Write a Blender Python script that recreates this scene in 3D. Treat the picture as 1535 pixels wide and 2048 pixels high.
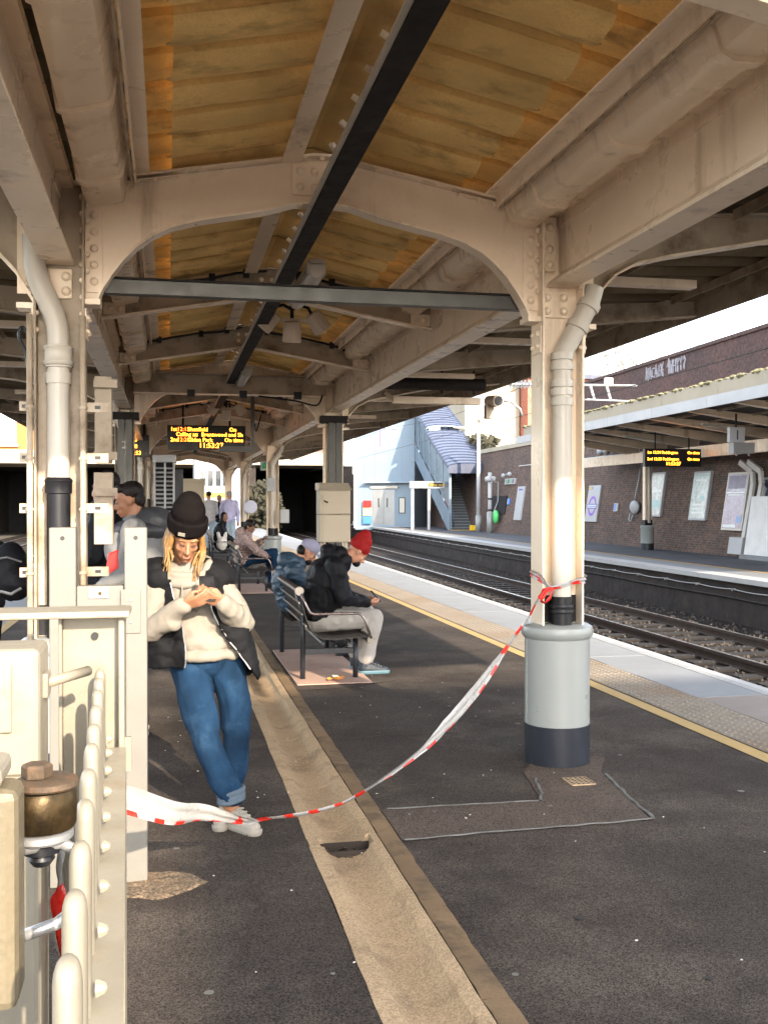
import bpy, bmesh, math, random
from mathutils import Vector, Matrix, noise, Euler
random.seed(7)
R = math.radians
scene = bpy.context.scene
for o in list(bpy.data.objects): bpy.data.objects.remove(o)

# ------------------------------------------------------------------ camera
cam_data = bpy.data.cameras.new('camera')
cam_data.sensor_fit = 'VERTICAL'; cam_data.sensor_height = 36.0; cam_data.lens = 36.04
cam_data.clip_start = 0.05; cam_data.clip_end = 2000
cam = bpy.data.objects.new('camera', cam_data); scene.collection.objects.link(cam)
cam.location = (0, 0, 1.55)
cam.rotation_euler = (R(90 - 0.475), 0, -math.atan(432 / 2050.0))
scene.camera = cam

# ------------------------------------------------------------------ sky, sun, exposure
SUN_EL, SUN_AZ = R(24), R(166)          # low winter sun behind the camera, a little to the right
world = bpy.data.worlds.new('World'); scene.world = world; world.use_nodes = True
wn = world.node_tree.nodes; wl = world.node_tree.links
sky = wn.new('ShaderNodeTexSky'); sky.sky_type = 'NISHITA'; sky.sun_disc = False
sky.sun_elevation = SUN_EL; sky.sun_rotation = SUN_AZ
sky.air_density = 1.0; sky.dust_density = 1.2; sky.ozone_density = 0.7; sky.altitude = 20
bg = wn.get('Background') or wn.new('ShaderNodeBackground')
bg.inputs['Strength'].default_value = 0.15
hsv = wn.new('ShaderNodeHueSaturation'); hsv.inputs['Saturation'].default_value = .45       # thin high haze
wl.new(sky.outputs['Color'], hsv.inputs['Color']); wl.new(hsv.outputs[0], bg.inputs['Color'])
sun_data = bpy.data.lights.new('sun', 'SUN'); sun_data.energy = 2.0; sun_data.angle = R(0.6); sun_data.color = (1.0, 0.86, 0.68)
sun = bpy.data.objects.new('sun', sun_data); scene.collection.objects.link(sun)
sun_dir = Vector((math.sin(SUN_AZ) * math.cos(SUN_EL), math.cos(SUN_AZ) * math.cos(SUN_EL), math.sin(SUN_EL)))
sun.location = sun_dir * 60
sun.rotation_euler = (-sun_dir).to_track_quat('-Z', 'Y').to_euler()
vs = scene.view_settings
vs.view_transform = 'Standard'; vs.look = 'None'; vs.exposure = 2.8; vs.gamma = 1.0; vs.use_curve_mapping = False
scene.render.engine = 'CYCLES'
scene.cycles.max_bounces = 8; scene.cycles.diffuse_bounces = 5

# ------------------------------------------------------------------ materials
MATS = {}
def mat(name, col, rough=.6, var=.12, scale=2.5, bump=.15, bscale=70, metal=0., spec=.4,
        grime=None, gscale=1.2, glow=.55, gamt=.6, speck=None, streak=False, emit=0., dist=.004, fine=.1, trans=0., agg=None):
    m = bpy.data.materials.new(name); m.use_nodes = True; MATS[name] = m
    n = m.node_tree.nodes; l = m.node_tree.links; n.clear()
    out = n.new('ShaderNodeOutputMaterial'); b = n.new('ShaderNodeBsdfPrincipled')
    l.new(b.outputs[0], out.inputs[0])
    geo = n.new('ShaderNodeNewGeometry')
    def nz(sc, det=6, rg=.6, stretch=None):
        t = n.new('ShaderNodeTexNoise'); t.inputs['Scale'].default_value = sc
        t.inputs['Detail'].default_value = det; t.inputs['Roughness'].default_value = rg
        if stretch:
            mp = n.new('ShaderNodeMapping'); mp.inputs['Scale'].default_value = stretch
            l.new(geo.outputs['Position'], mp.inputs[0]); l.new(mp.outputs[0], t.inputs['Vector'])
        else: l.new(geo.outputs['Position'], t.inputs['Vector'])
        return t.outputs['Fac']
    def mix(fac, a, c):
        x = n.new('ShaderNodeMix'); x.data_type = 'RGBA'
        if isinstance(fac, (int, float)): x.inputs[0].default_value = fac
        else: l.new(fac, x.inputs[0])
        for s, v in ((6, a), (7, c)):
            if isinstance(v, tuple): x.inputs[s].default_value = (*v[:3], 1)
            else: l.new(v, x.inputs[s])
        return x.outputs[2]
    def ramp(f, lo, hi, a=0., c=1.):
        r = n.new('ShaderNodeMapRange'); l.new(f, r.inputs[0])
        for i, v in enumerate((lo, hi, a, c)): r.inputs[i + 1].default_value = v
        return r.outputs[0]
    dk = tuple(max(0, v * (1 - var)) for v in col); lt = tuple(min(1, v * (1 + var)) for v in col)
    c = mix(ramp(nz(scale), .3, .7), dk, lt)
    if fine:
        dk2 = tuple(v * (1 - fine * 2.2) for v in col)
        c = mix(ramp(nz(bscale * 1.7, 3), .45, .7, 0, min(1, fine * 5)), c, dk2)
    if grime:
        st = streak if isinstance(streak, tuple) else ((1, 1, .12) if streak else None)
        c = mix(ramp(nz(gscale, 8, .65, st), glow, glow + .17, 0, gamt), c, grime)
    if agg:
        v = n.new('ShaderNodeTexVoronoi'); v.inputs['Scale'].default_value = agg[0]
        l.new(geo.outputs['Position'], v.inputs['Vector'])
        bw = n.new('ShaderNodeRGBToBW'); l.new(v.outputs['Color'], bw.inputs[0])
        hs = n.new('ShaderNodeHueSaturation'); l.new(c, hs.inputs['Color']); l.new(ramp(bw.outputs[0], .1, .9, 1 - agg[1], 1 + agg[1] * 1.3), hs.inputs['Value']); c = hs.outputs[0]
    if speck:
        v = n.new('ShaderNodeTexVoronoi'); v.inputs['Scale'].default_value = speck[1]
        l.new(geo.outputs['Position'], v.inputs['Vector'])
        c = mix(ramp(v.outputs['Distance'], speck[2], speck[2] * .7, 0, 1), c, speck[0])
    l.new(c, b.inputs['Base Color'])
    rr = ramp(nz(scale * 3), .3, .7, max(.03, rough - .1), min(1, rough + .1))
    l.new(rr, b.inputs['Roughness'])
    b.inputs['Metallic'].default_value = metal
    b.inputs['Specular IOR Level'].default_value = spec
    if trans: b.inputs['Transmission Weight'].default_value = trans
    if emit:
        b.inputs['Emission Color'].default_value = (*col, 1); b.inputs['Emission Strength'].default_value = emit
    if bump:
        bp = n.new('ShaderNodeBump'); bp.inputs['Strength'].default_value = bump; bp.inputs['Distance'].default_value = dist
        l.new(nz(bscale, 5), bp.inputs['Height']); l.new(bp.outputs[0], b.inputs['Normal'])
    return m

def brick_mat(name, c1, c2, mortar, rot=(0, 0, 0), bw=.23, bh=.075, grime=(.03, .028, .03), gamt=.75, glow=.45):
    m = mat(name, c1, .9, bump=0, fine=0); n = m.node_tree.nodes; l = m.node_tree.links
    b = [x for x in n if x.type == 'BSDF_PRINCIPLED'][0]; geo = [x for x in n if x.type == 'NEW_GEOMETRY'][0]
    sep = n.new('ShaderNodeSeparateXYZ'); l.new(geo.outputs['Position'], sep.inputs[0])
    cb = n.new('ShaderNodeCombineXYZ')
    l.new(sep.outputs[rot[0]], cb.inputs[0]); l.new(sep.outputs[2], cb.inputs[1])
    br = n.new('ShaderNodeTexBrick'); l.new(cb.outputs[0], br.inputs['Vector'])
    br.inputs['Color1'].default_value = (*c1, 1); br.inputs['Color2'].default_value = (*c2, 1); br.inputs['Mortar'].default_value = (*mortar, 1)
    br.inputs['Scale'].default_value = 1; br.inputs['Brick Width'].default_value = bw; br.inputs['Row Height'].default_value = bh
    br.inputs['Mortar Size'].default_value = .008; br.inputs['Bias'].default_value = -.1
    t = n.new('ShaderNodeTexNoise'); t.inputs['Scale'].default_value = .45; t.inputs['Detail'].default_value = 9; t.inputs['Roughness'].default_value = .7
    l.new(geo.outputs['Position'], t.inputs['Vector'])
    r = n.new('ShaderNodeMapRange'); l.new(t.outputs['Fac'], r.inputs[0])
    for i, v in enumerate((glow, glow + .22, 0, gamt)): r.inputs[i + 1].default_value = v
    x = n.new('ShaderNodeMix'); x.data_type = 'RGBA'; l.new(r.outputs[0], x.inputs[0]); l.new(br.outputs['Color'], x.inputs[6]); x.inputs[7].default_value = (*grime, 1)
    t2 = n.new('ShaderNodeTexNoise'); t2.inputs['Scale'].default_value = 9; t2.inputs['Detail'].default_value = 5
    l.new(geo.outputs['Position'], t2.inputs['Vector'])
    r2 = n.new('ShaderNodeMapRange'); l.new(t2.outputs['Fac'], r2.inputs[0])
    for i, v in enumerate((.3, .75, .6, 1.35)): r2.inputs[i + 1].default_value = v
    hs = n.new('ShaderNodeHueSaturation'); l.new(x.outputs[2], hs.inputs['Color']); l.new(r2.outputs[0], hs.inputs['Value'])
    l.new(hs.outputs[0], b.inputs['Base Color'])
    bp = n.new('ShaderNodeBump'); bp.inputs['Strength'].default_value = .6; bp.inputs['Distance'].default_value = .012; bp.invert = True
    l.new(br.outputs['Fac'], bp.inputs['Height']); l.new(bp.outputs[0], b.inputs['Normal'])
    return m

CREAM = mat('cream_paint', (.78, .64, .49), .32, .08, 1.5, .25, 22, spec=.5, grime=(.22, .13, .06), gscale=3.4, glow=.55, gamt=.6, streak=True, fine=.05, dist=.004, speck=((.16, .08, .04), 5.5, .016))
CREAMD = mat('cream_paint_aged_shaded', (.38, .305, .225), .5, .12, 2, .2, 40, grime=(.12, .075, .04), gscale=3.2, glow=.48, gamt=.75, fine=.06, speck=((.1, .05, .03), 6, .02))  # darker copy of the cream paint: canopy shade put into its colour, plus grime
PIPE = mat('pipe_paint', (.46, .415, .355), .35, .05, 2, .06, 40, grime=(.35, .27, .17), gscale=3, glow=.62, gamt=.35, fine=.03)
FENCE = mat('fence_paint', (.215, .19, .145), .42, .08, 6, .25, 120, grime=(.16, .10, .05), gscale=9, glow=.56, gamt=.55, fine=.05, dist=.002)
POST = mat('post_paint', (.14, .13, .113), .4, .05, 5, .15, 120, grime=(.14, .10, .06), gscale=5, glow=.62, gamt=.4, fine=.03, dist=.002)
BLACKP = mat('black_paint', (.007, .007, .009), .4, .2, 4, .15, 60, spec=.3)
NAVY = mat('navy_band_paint', (.009, .011, .018), .45, .25, 3, .2, 60, grime=(.12, .11, .1), gscale=7, glow=.6, gamt=.5)
GREYJ = mat('jacket_grey_paint', (.225, .235, .225), .35, .04, 1.5, .1, 30, spec=.5, grime=(.3, .26, .2), gscale=3, glow=.6, gamt=.35, fine=.02)
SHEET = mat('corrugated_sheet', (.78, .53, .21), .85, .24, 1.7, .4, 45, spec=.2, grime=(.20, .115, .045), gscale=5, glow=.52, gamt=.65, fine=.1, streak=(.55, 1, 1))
SHEETD = mat('corrugated_sheet_shaded', (.17, .13, .08), .85, .25, 1.7, .35, 45, spec=.2, grime=(.09, .06, .03), gscale=1.6, glow=.45, gamt=.8)  # sheet colour darkened to carry the shadow under the outer canopy
DKSTEEL = mat('dark_steel', (.016, .013, .012), .7, .2, 4, .1, 60, spec=.2)
GREYSTEEL = mat('grey_trunking', (.075, .075, .07), .45, .15, 4, .1, 60, metal=.3)
GALV = mat('galvanised_steel', (.42, .42, .42), .4, .15, 8, .1, 60, metal=.7)
TRAYEDGE = mat('tray_light', (.40, .36, .30), .45, .12, 4, .1, 60)
ASPH = mat('asphalt', (.043, .034, .028), .9, .3, .7, .9, 210, spec=.12, grime=(.082, .066, .053), gscale=1.0, glow=.47, gamt=.75, speck=((.28, .26, .23), 7, .014), fine=.12, dist=.006, agg=(210, .65))
ASPHP = mat('asphalt_patch', (.082, .06, .046), .9, .25, 1.2, .9, 190, spec=.2, grime=(.05, .04, .033), gscale=2, glow=.5, gamt=.6, speck=((.3, .28, .24), 8, .014), fine=.12, dist=.006, agg=(200, .65))
CONC = mat('channel_concrete', (.33, .235, .14), .85, .16, 1.4, .4, 90, spec=.2, grime=(.12, .08, .05), gscale=3.2, glow=.53, gamt=.7, speck=((.06, .045, .03), 7, .02), fine=.08, agg=(170, .25))
CONCD = mat('kerb_concrete', (.17, .112, .062), .9, .25, 1.8, .6, 90, spec=.2, grime=(.06, .045, .03), gscale=4.5, glow=.5, gamt=.8, fine=.12)
SLAB = mat('edge_slab', (.185, .19, .195), .8, .07, .9, .3, 110, spec=.3, grime=(.14, .125, .11), gscale=1.3, glow=.55, gamt=.5, fine=.05)
COPING = mat('white_edge_paint', (.34, .335, .325), .7, .06, 1.5, .25, 90, grime=(.18, .16, .14), gscale=2.5, glow=.58, gamt=.5)
TACT = mat('tactile_slab', (.19, .16, .125), .85, .12, 1.2, .4, 110, spec=.25, grime=(.17, .10, .05), gscale=.8, glow=.5, gamt=.65, fine=.07)
YELLOW = mat('yellow_line', (.36, .235, .075), .75, .12, 3, .4, 150, grime=(.32, .22, .1), gscale=5, glow=.55, gamt=.6, fine=.1)
PINK = mat('pink_plate', (.36, .235, .18), .7, .1, 1.5, .3, 90, grime=(.2, .13, .1), gscale=5, glow=.58, gamt=.7)
PINKC = mat('pale_pink_surface', (.20, .165, .145), .85, .1, 2, .6, 200, fine=.14)
BALLAST = mat('ballast', (.019, .014, .011), .95, .5, 9, 1., 26, spec=.15, grime=(.02, .017, .015), gscale=3, glow=.45, gamt=.7, dist=.06, fine=.16)
SLEEPER = mat('sleeper', (.011, .0085, .007), .9, .25, 4, .4, 60)
RAILM = mat('rail_rust', (.055, .035, .025), .75, .2, 4, .2, 60)
RAILT = mat('rail_top', (.55, .54, .52), .3, .1, 4, .05, 60, metal=.9)
DARKWALL = mat('sooty_wall', (.024, .018, .015), .9, .5, 2, .5, 30, grime=(.06, .035, .025), gscale=2.2, glow=.52, gamt=.7)
BRICKO = brick_mat('brick_platform_wall', (.135, .07, .047), (.065, .047, .040), (.125, .108, .092), (1, 0, 0), grime=(.035, .031, .03), gamt=.65, glow=.48)
BRICKP = brick_mat('brick_parapet', (.11, .05, .042), (.08, .042, .037), (.075, .058, .052), (1, 0, 0), grime=(.05, .035, .035), gamt=.6, glow=.45)
BRICKX = brick_mat('brick_bridge', (.22, .11, .085), (.16, .085, .075), (.2, .16, .14), (0, 0, 0), grime=(.1, .07, .06), gamt=.5, glow=.5)
BRICKOR = brick_mat('brick_orange', (.38, .135, .035), (.34, .115, .03), (.3, .17, .08), (0, 0, 0), grime=(.4, .15, .05), gamt=.3, glow=.6)
BRICKRED = brick_mat('brick_red', (.42, .14, .09), (.36, .12, .08), (.3, .2, .15), (0, 0, 0), grime=(.25, .1, .07), gamt=.4, glow=.55)
STONE = mat('pale_stone', (.33, .285, .215), .85, .1, .6, .2, 30, grime=(.3, .25, .17), gscale=.8, glow=.5, gamt=.5)
WHITEP = mat('white_paint', (.32, .32, .325), .5, .04, 1, .05, 30, fine=.02)
BLUEP = mat('pale_blue_panel', (.155, .205, .255), .45, .04, .6, .05, 20, fine=.02)
BLUED = mat('blue_grey_frame', (.19, .24, .29), .45, .05, .8, .05, 20, fine=.02)
ROOFB = mat('blue_grey_roof', (.11, .13, .18), .4, .08, 1, .05, 20, metal=.2, fine=.02)
ROOFD = mat('dark_blue_trim', (.035, .045, .08), .4, .1, 2, .05, 20)
STEELD = mat('lift_door_steel', (.26, .26, .26), .35, .15, .9, .05, 20, metal=.6)
DARK = mat('dark_void', (.008, .008, .009), .9, .2, 1, 0, fine=0)
GLASSD = mat('dark_glass', (.02, .024, .03), .08, .1, 2, 0, spec=.6, fine=0)
RED = mat('red_cloth', (.24, .007, .006), .75, .12, 9, .4, 130, spec=.2)
REDP = mat('red_plastic', (.5, .018, .012), .4, .06, 5, .05, 50, fine=.02)
TAPEW = mat('tape_white', (.30, .29, .28), .3, .04, 6, .1, 60, fine=.01)
TAPER = mat('tape_red', (.55, .02, .012), .3, .06, 6, .1, 60, fine=.01)
AMBER = mat('amber_led', (1.0, .30, .02), .5, 0, 1, 0, emit=2.2, fine=0)
AMBERR = mat('red_amber_led', (1.0, .12, .01), .5, 0, 1, 0, emit=2.0, fine=0)
BLACKB = mat('black_board', (.006, .006, .007), .35, .1, 3, 0, fine=0)
WOODB = mat('bench_strap', (.012, .0075, .006), .35, .2, 6, .1, 60, spec=.5)
BENCHF = mat('bench_frame', (.014, .016, .021), .42, .15, 5, .1, 60, spec=.5)
CHROME = mat('bench_rail', (.26, .21, .20), .3, .1, 6, .05, 60, metal=.8)
CHROMEL = mat('bench_cap', (.30, .27, .24), .35, .1, 6, .05, 60, metal=.5)
BRASS = mat('worn_brass', (.075, .048, .02), .4, .6, 18, .2, 60, metal=.8, grime=(.018, .013, .008), gscale=24, glow=.45, gamt=.9)
RUST = mat('rusty_nut', (.075, .05, .03), .7, .3, 40, .4, 120, metal=.3, grime=(.12, .06, .03), gscale=40, glow=.5, gamt=.7)
TAN = mat('gate_paint_shaded', (.12, .098, .062), .5, .1, 9, .2, 90, grime=(.05, .038, .02), gscale=12, glow=.6, gamt=.5)  # paint darkened so the colour carries the shade on the gate frame
CABINET = mat('cabinet_beige', (.36, .30, .22), .45, .05, 1.5, .05, 40, fine=.02)
LAMPW = mat('lamp_plastic', (.42, .39, .34), .35, .05, 4, .05, 40, fine=.02)
SPEAKER = mat('speaker_plastic', (.58, .48, .38), .5, .06, 4, .1, 60, fine=.02)
BARK = mat('tree_bark', (.30, .26, .22), .9, .2, 3, .2, 30)
IVY = mat('dull_green_growth', (.03, .028, .016), .9, .5, 5, .3, 20)
MOSS = mat('moss', (.16, .145, .08), .95, .4, 8, .6, 40, grime=(.05, .05, .03), gscale=9, glow=.5, gamt=.8)
ORANGEP = mat('snack_packet', (.72, .30, .06), .3, .2, 30, .1, 60)
GREENP = mat('green_plastic', (.07, .48, .12), .4, .2, 6, .2, 30)
PURPLE = mat('purple_enamel', (.16, .045, .42), .4, .04, 3, 0, fine=0)
BLUEINK = mat('blue_enamel', (.02, .04, .28), .4, .04, 3, 0, fine=0)
BLUESIGN = mat('blue_sign', (.05, .17, .55), .4, .05, 3, 0, fine=0)
GREENSIGN = mat('green_sign', (.03, .30, .13), .4, .05, 3, 0, fine=0)
INK = mat('black_ink', (.012, .012, .014), .5, .05, 3, 0, fine=0)
POSTERA = mat('poster_pale', (.50, .56, .53), .25, .25, 4.5, 0, grime=(.25, .38, .40), gscale=6, glow=.52, gamt=.6, fine=.04, bscale=20)
POSTERB = mat('poster_lilac', (.34, .31, .38), .25, .3, 3, 0, grime=(.22, .24, .36), gscale=3, glow=.5, gamt=.7, fine=.04, bscale=20)
YELP = mat('yellow_plastic', (.75, .45, .02), .4, .05, 5, .05, 50, fine=.02)
SKIN = mat('skin', (.25, .115, .062), .5, .08, 30, .05, 150, spec=.35, fine=.02)
SKINR = mat('skin_ruddy', (.42, .20, .12), .5, .1, 30, .05, 150, fine=.02)
SKIND = mat('skin_dark', (.20, .10, .06), .5, .08, 30, .05, 150, fine=.02)
LIP = mat('lips', (.45, .15, .10), .45, .05, 30, 0, fine=0)
def hair_mat(name, a, var=.5):
    return mat(name, a, .45, var, 1, .7, 260, spec=.4, fine=.14, dist=.003)
BLOND = mat('blond_hair', (.24, .13, .042), .42, .4, 18, .6, 220, spec=.45, grime=(.09, .042, .012), gscale=45, glow=.5, gamt=.7, fine=.1, streak=True)
DKHAIR = mat('dark_hair', (.009, .006, .005), .5, .35, 25, .6, 200, spec=.2, fine=.1)
GREYHAIR = mat('grey_hair', (.22, .2, .18), .5, .3, 25, .6, 200)
KNITB = mat('black_knit', (.007, .0055, .0055), .98, .2, 12, .8, 240, spec=.03)
HOODIE = mat('cream_hoodie', (.20, .177, .147), .95, .06, 7, .4, 260, spec=.1, fine=.04)
VEST = mat('black_vest', (.006, .006, .007), .7, .3, 7, .4, 90, spec=.1)
DENIM = mat('blue_denim', (.0065, .021, .047), .9, .5, 5, .5, 320, spec=.1, grime=(.026, .058, .105), gscale=6, glow=.53, gamt=.55, fine=.12)
DENIML = mat('denim_cuff', (.085, .11, .14), .9, .15, 9, .5, 320, spec=.1)
SHOEW = mat('trainer_white', (.24, .215, .18), .6, .15, 20, .2, 90)
PHONE = mat('phone_black', (.012, .012, .014), .15, .1, 5, 0, spec=.6, fine=0)
PUFFB = mat('black_jacket', (.007, .007, .009), .6, .4, 9, .5, 70, spec=.14)
PUFFG = mat('grey_puffer', (.035, .036, .041), .5, .3, 5, .4, 60, spec=.35)
GREYFLEECE = mat('grey_fleece', (.15, .15, .152), .95, .1, 9, .5, 200, spec=.1)
JOGG = mat('light_joggers', (.33, .305, .28), .95, .08, 6, .5, 260, spec=.1, fine=.05)
SHOEB = mat('dark_blue_trainer', (.009, .015, .024), .6, .2, 20, .2, 90)
SHOET = mat('teal_sole', (.06, .12, .15), .5, .1, 10, .1, 60)
BLUEJ = mat('blue_quilted', (.025, .048, .075), .5, .4, 9, .6, 60, spec=.35)
CAPL = mat('lilac_cap', (.25, .235, .32), .85, .08, 8, .3, 200)
FUR = mat('pink_fur_coat', (.32, .235, .215), .95, .3, 22, 1., 60, spec=.1, dist=.02)
LILACJ = mat('lilac_jacket', (.40, .38, .55), .85, .1, 6, .3, 120)
GREYHOOD = mat('grey_hoodie', (.42, .41, .42), .9, .1, 6, .3, 120)
TEAL = mat('teal_cloth', (.02, .25, .20), .8, .1, 6, .3, 120)
LJEAN = mat('light_jeans', (.28, .36, .44), .9, .2, 6, .3, 120)
BAGW = mat('pale_carrier_bag', (.72, .68, .62), .4, .1, 9, .2, 40)
SEAM = mat('sealant_line', (.12, .115, .105), .8, .4, 6, .2, 60, grime=(.06, .055, .05), gscale=8, glow=.5, gamt=.8)
CRACK = mat('dark_joint', (.028, .02, .014), .95, .2, 5, 0, fine=0)

# ------------------------------------------------------------------ mesh helpers
COL = scene.collection
class MB:
    def __init__(s): s.v = []; s.f = []; s.mi = []; s.cur = 0
    def add(s, vs, fs):
        o = len(s.v); s.v += [tuple(v) for v in vs]
        for f in fs: s.f.append(tuple(i + o for i in f)); s.mi.append(s.cur)
        return s
    def box(s, x0, x1, y0, y1, z0, z1):
        return s.add([(x0, y0, z0), (x1, y0, z0), (x1, y1, z0), (x0, y1, z0), (x0, y0, z1), (x1, y0, z1), (x1, y1, z1), (x0, y1, z1)],
                     [(0, 3, 2, 1), (4, 5, 6, 7), (0, 1, 5, 4), (1, 2, 6, 5), (2, 3, 7, 6), (3, 0, 4, 7)])
    def obox(s, c, size, rot=(0, 0, 0), mtx=None):
        m = mtx or Euler(rot).to_matrix(); c = Vector(c); h = Vector(size) / 2
        vs = [c + m @ Vector((sx * h.x, sy * h.y, sz * h.z)) for sz in (-1, 1) for sx, sy in ((-1, -1), (1, -1), (1, 1), (-1, 1))]
        return s.add(vs, [(0, 3, 2, 1), (4, 5, 6, 7), (0, 1, 5, 4), (1, 2, 6, 5), (2, 3, 7, 6), (3, 0, 4, 7)])
    def beam(s, p, q, w, h, up=(0, 0, 1)):
        p, q = Vector(p), Vector(q); d = (q - p); L = d.length; d = d / L
        x = d.cross(Vector(up)); x.normalize(); z = x.cross(d)
        return s.obox((p + q) / 2, (w, L, h), mtx=Matrix((x, d, z)).transposed())
    def prism(s, pts, axis, a, b):
        k = len(pts)
        def P(p, t): return {'x': (t, p[0], p[1]), 'y': (p[0], t, p[1]), 'z': (p[0], p[1], t)}[axis]
        vs = [P(p, a) for p in pts] + [P(p, b) for p in pts]
        fs = [tuple(range(k)), tuple(range(2 * k - 1, k - 1, -1))] + [(i, i + k, (i + 1) % k + k, (i + 1) % k) for i in range(k)]
        return s.add(vs, fs)
    def strip(s, pts, axis, a, b, t):
        n = len(pts); up = []; dn = []
        for i in range(n):
            p0 = Vector(pts[max(0, i - 1)]); p1 = Vector(pts[min(n - 1, i + 1)]); d = (p1 - p0).normalized(); nn = Vector((-d.y, d.x)) * t / 2
            up.append(Vector(pts[i]) + nn); dn.append(Vector(pts[i]) - nn)
        def P(p, q): return {'x': (q, p[0], p[1]), 'y': (p[0], q, p[1]), 'z': (p[0], p[1], q)}[axis]
        vs = []
        for i in range(n): vs += [P(up[i], a), P(up[i], b), P(dn[i], b), P(dn[i], a)]
        fs = []
        for i in range(n - 1):
            o = i * 4
            for k in range(4): fs.append((o + k, o + (k + 1) % 4, o + 4 + (k + 1) % 4, o + 4 + k))
        fs += [(3, 2, 1, 0), tuple((n - 1) * 4 + k for k in range(4))]
        return s.add(vs, fs)
    def cyl(s, p, q, r, r2=None, n=14, caps=True):
        return s.tube([p, q], [r, r if r2 is None else r2], n, caps)
    def tube(s, pts, r, n=10, caps=True):
        pts = [Vector(p) for p in pts]; k = len(pts)
        rr = list(r) if isinstance(r, (list, tuple)) else [r] * k
        vs = []; fs = []; prev = None
        for i, p in enumerate(pts):
            d = (pts[min(k - 1, i + 1)] - pts[max(0, i - 1)]).normalized()
            if prev is None: x = d.orthogonal().normalized()
            else:
                x = prev - d * prev.dot(d)
                x = x.normalized() if x.length > 1e-6 else d.orthogonal().normalized()
            prev = x; y = d.cross(x)
            for j in range(n):
                a = 2 * math.pi * j / n; vs.append(p + (x * math.cos(a) + y * math.sin(a)) * rr[i])
        for i in range(k - 1):
            for j in range(n): fs.append((i * n + j, i * n + (j + 1) % n, (i + 1) * n + (j + 1) % n, (i + 1) * n + j))
        if caps: fs += [tuple(range(n - 1, -1, -1)), tuple((k - 1) * n + j for j in range(n))]
        return s.add(vs, fs)
    def lathe(s, prof, c=(0, 0, 0), n=24):
        vs = []; fs = []; k = len(prof)
        for r, z in prof:
            for j in range(n):
                a = 2 * math.pi * j / n; vs.append((c[0] + r * math.cos(a), c[1] + r * math.sin(a), c[2] + z))
        for i in range(k - 1):
            for j in range(n): fs.append((i * n + j, i * n + (j + 1) % n, (i + 1) * n + (j + 1) % n, (i + 1) * n + j))
        fs += [tuple(range(n - 1, -1, -1)), tuple((k - 1) * n + j for j in range(n))]
        return s.add(vs, fs)
    def dome(s, c, r, h, axis=(0, 0, 1), n=10):
        a = Vector(axis).normalized(); x = a.orthogonal().normalized(); y = a.cross(x); c = Vector(c)
        vs = []
        for rr, hh in ((1, 0), (.8, .62), (.4, .93)):
            for j in range(n):
                t = 2 * math.pi * j / n; vs.append(c + (x * math.cos(t) + y * math.sin(t)) * r * rr + a * h * hh)
        vs.append(c + a * h); fs = []
        for i in range(2):
            for j in range(n): fs.append((i * n + j, i * n + (j + 1) % n, (i + 1) * n + (j + 1) % n, (i + 1) * n + j))
        for j in range(n): fs.append((2 * n + j, 2 * n + (j + 1) % n, 3 * n))
        return s.add(vs, fs)
    def ell(s, c, rad, n=10, m=7, mtx=None):
        vs = []; fs = []; c = Vector(c)
        for i in range(1, m):
            ph = math.pi * i / m
            for j in range(n):
                th = 2 * math.pi * j / n
                p = Vector((rad[0] * math.sin(ph) * math.cos(th), rad[1] * math.sin(ph) * math.sin(th), rad[2] * math.cos(ph)))
                vs.append(c + (mtx @ p if mtx else p))
        t = Vector((0, 0, rad[2])); vs.append(c + (mtx @ t if mtx else t)); vs.append(c - (mtx @ t if mtx else t)); T_, B_ = len(vs) - 2, len(vs) - 1
        for i in range(m - 2):
            for j in range(n): fs.append((i * n + j, (i + 1) * n + j, (i + 1) * n + (j + 1) % n, i * n + (j + 1) % n))
        for j in range(n): fs.append((T_, j, (j + 1) % n)); fs.append((B_, (m - 2) * n + (j + 1) % n, (m - 2) * n + j))
        return s.add(vs, fs)
    def mesh(s, name, mats, smooth=False):
        me = bpy.data.meshes.new(name); me.from_pydata(s.v, [], s.f)
        for m in (mats if isinstance(mats, (list, tuple)) else [mats]): me.materials.append(m)
        if any(s.mi): me.polygons.foreach_set('material_index', s.mi)
        bm = bmesh.new(); bm.from_mesh(me); bmesh.ops.recalc_face_normals(bm, faces=bm.faces); bm.to_mesh(me); bm.free()
        if smooth: me.polygons.foreach_set('use_smooth', [True] * len(me.polygons))
        me.update(); return me
    def build(s, name, mats, parent=None, smooth=False, bevel=0, auto=False, loc=None):
        o = bpy.data.objects.new(name, s.mesh(name, mats, smooth or auto)); COL.objects.link(o)
        if parent: o.parent = parent
        if loc: o.location = loc
        if bevel:
            b = o.modifiers.new('bevel', 'BEVEL'); b.width = bevel; b.segments = 2; b.limit_method = 'ANGLE'; b.angle_limit = R(40)
        if auto:
            o.data.set_sharp_from_angle(angle=R(38))
        return o
def tag(o, label=None, cat=None, group=None, kind=None):
    if label: o['label'] = label
    if cat: o['category'] = cat
    if group: o['group'] = group
    if kind: o['kind'] = kind
    return o
def thing(name, label, cat, loc=(0, 0, 0), rz=0, group=None):
    o = bpy.data.objects.new(name, None); COL.objects.link(o); o.location = loc; o.rotation_euler = (0, 0, rz); o.empty_display_size = .2
    return tag(o, label, cat, group)
def struct(name, m, mats, **k): return tag(m.build(name, mats, **k), kind='structure')
def inst(src, name, parent, loc=(0, 0, 0), rot=(0, 0, 0), scale=(1, 1, 1)):
    o = bpy.data.objects.new(name, src.data if hasattr(src, 'data') else src); COL.objects.link(o)
    if parent: o.parent = parent
    o.location = loc; o.rotation_euler = rot; o.scale = scale; return o
def copy_tree(o, parent=None):
    c = o.copy(); COL.objects.link(c); c.parent = parent
    for ch in list(o.children): copy_tree(ch, c)
    return c
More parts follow.
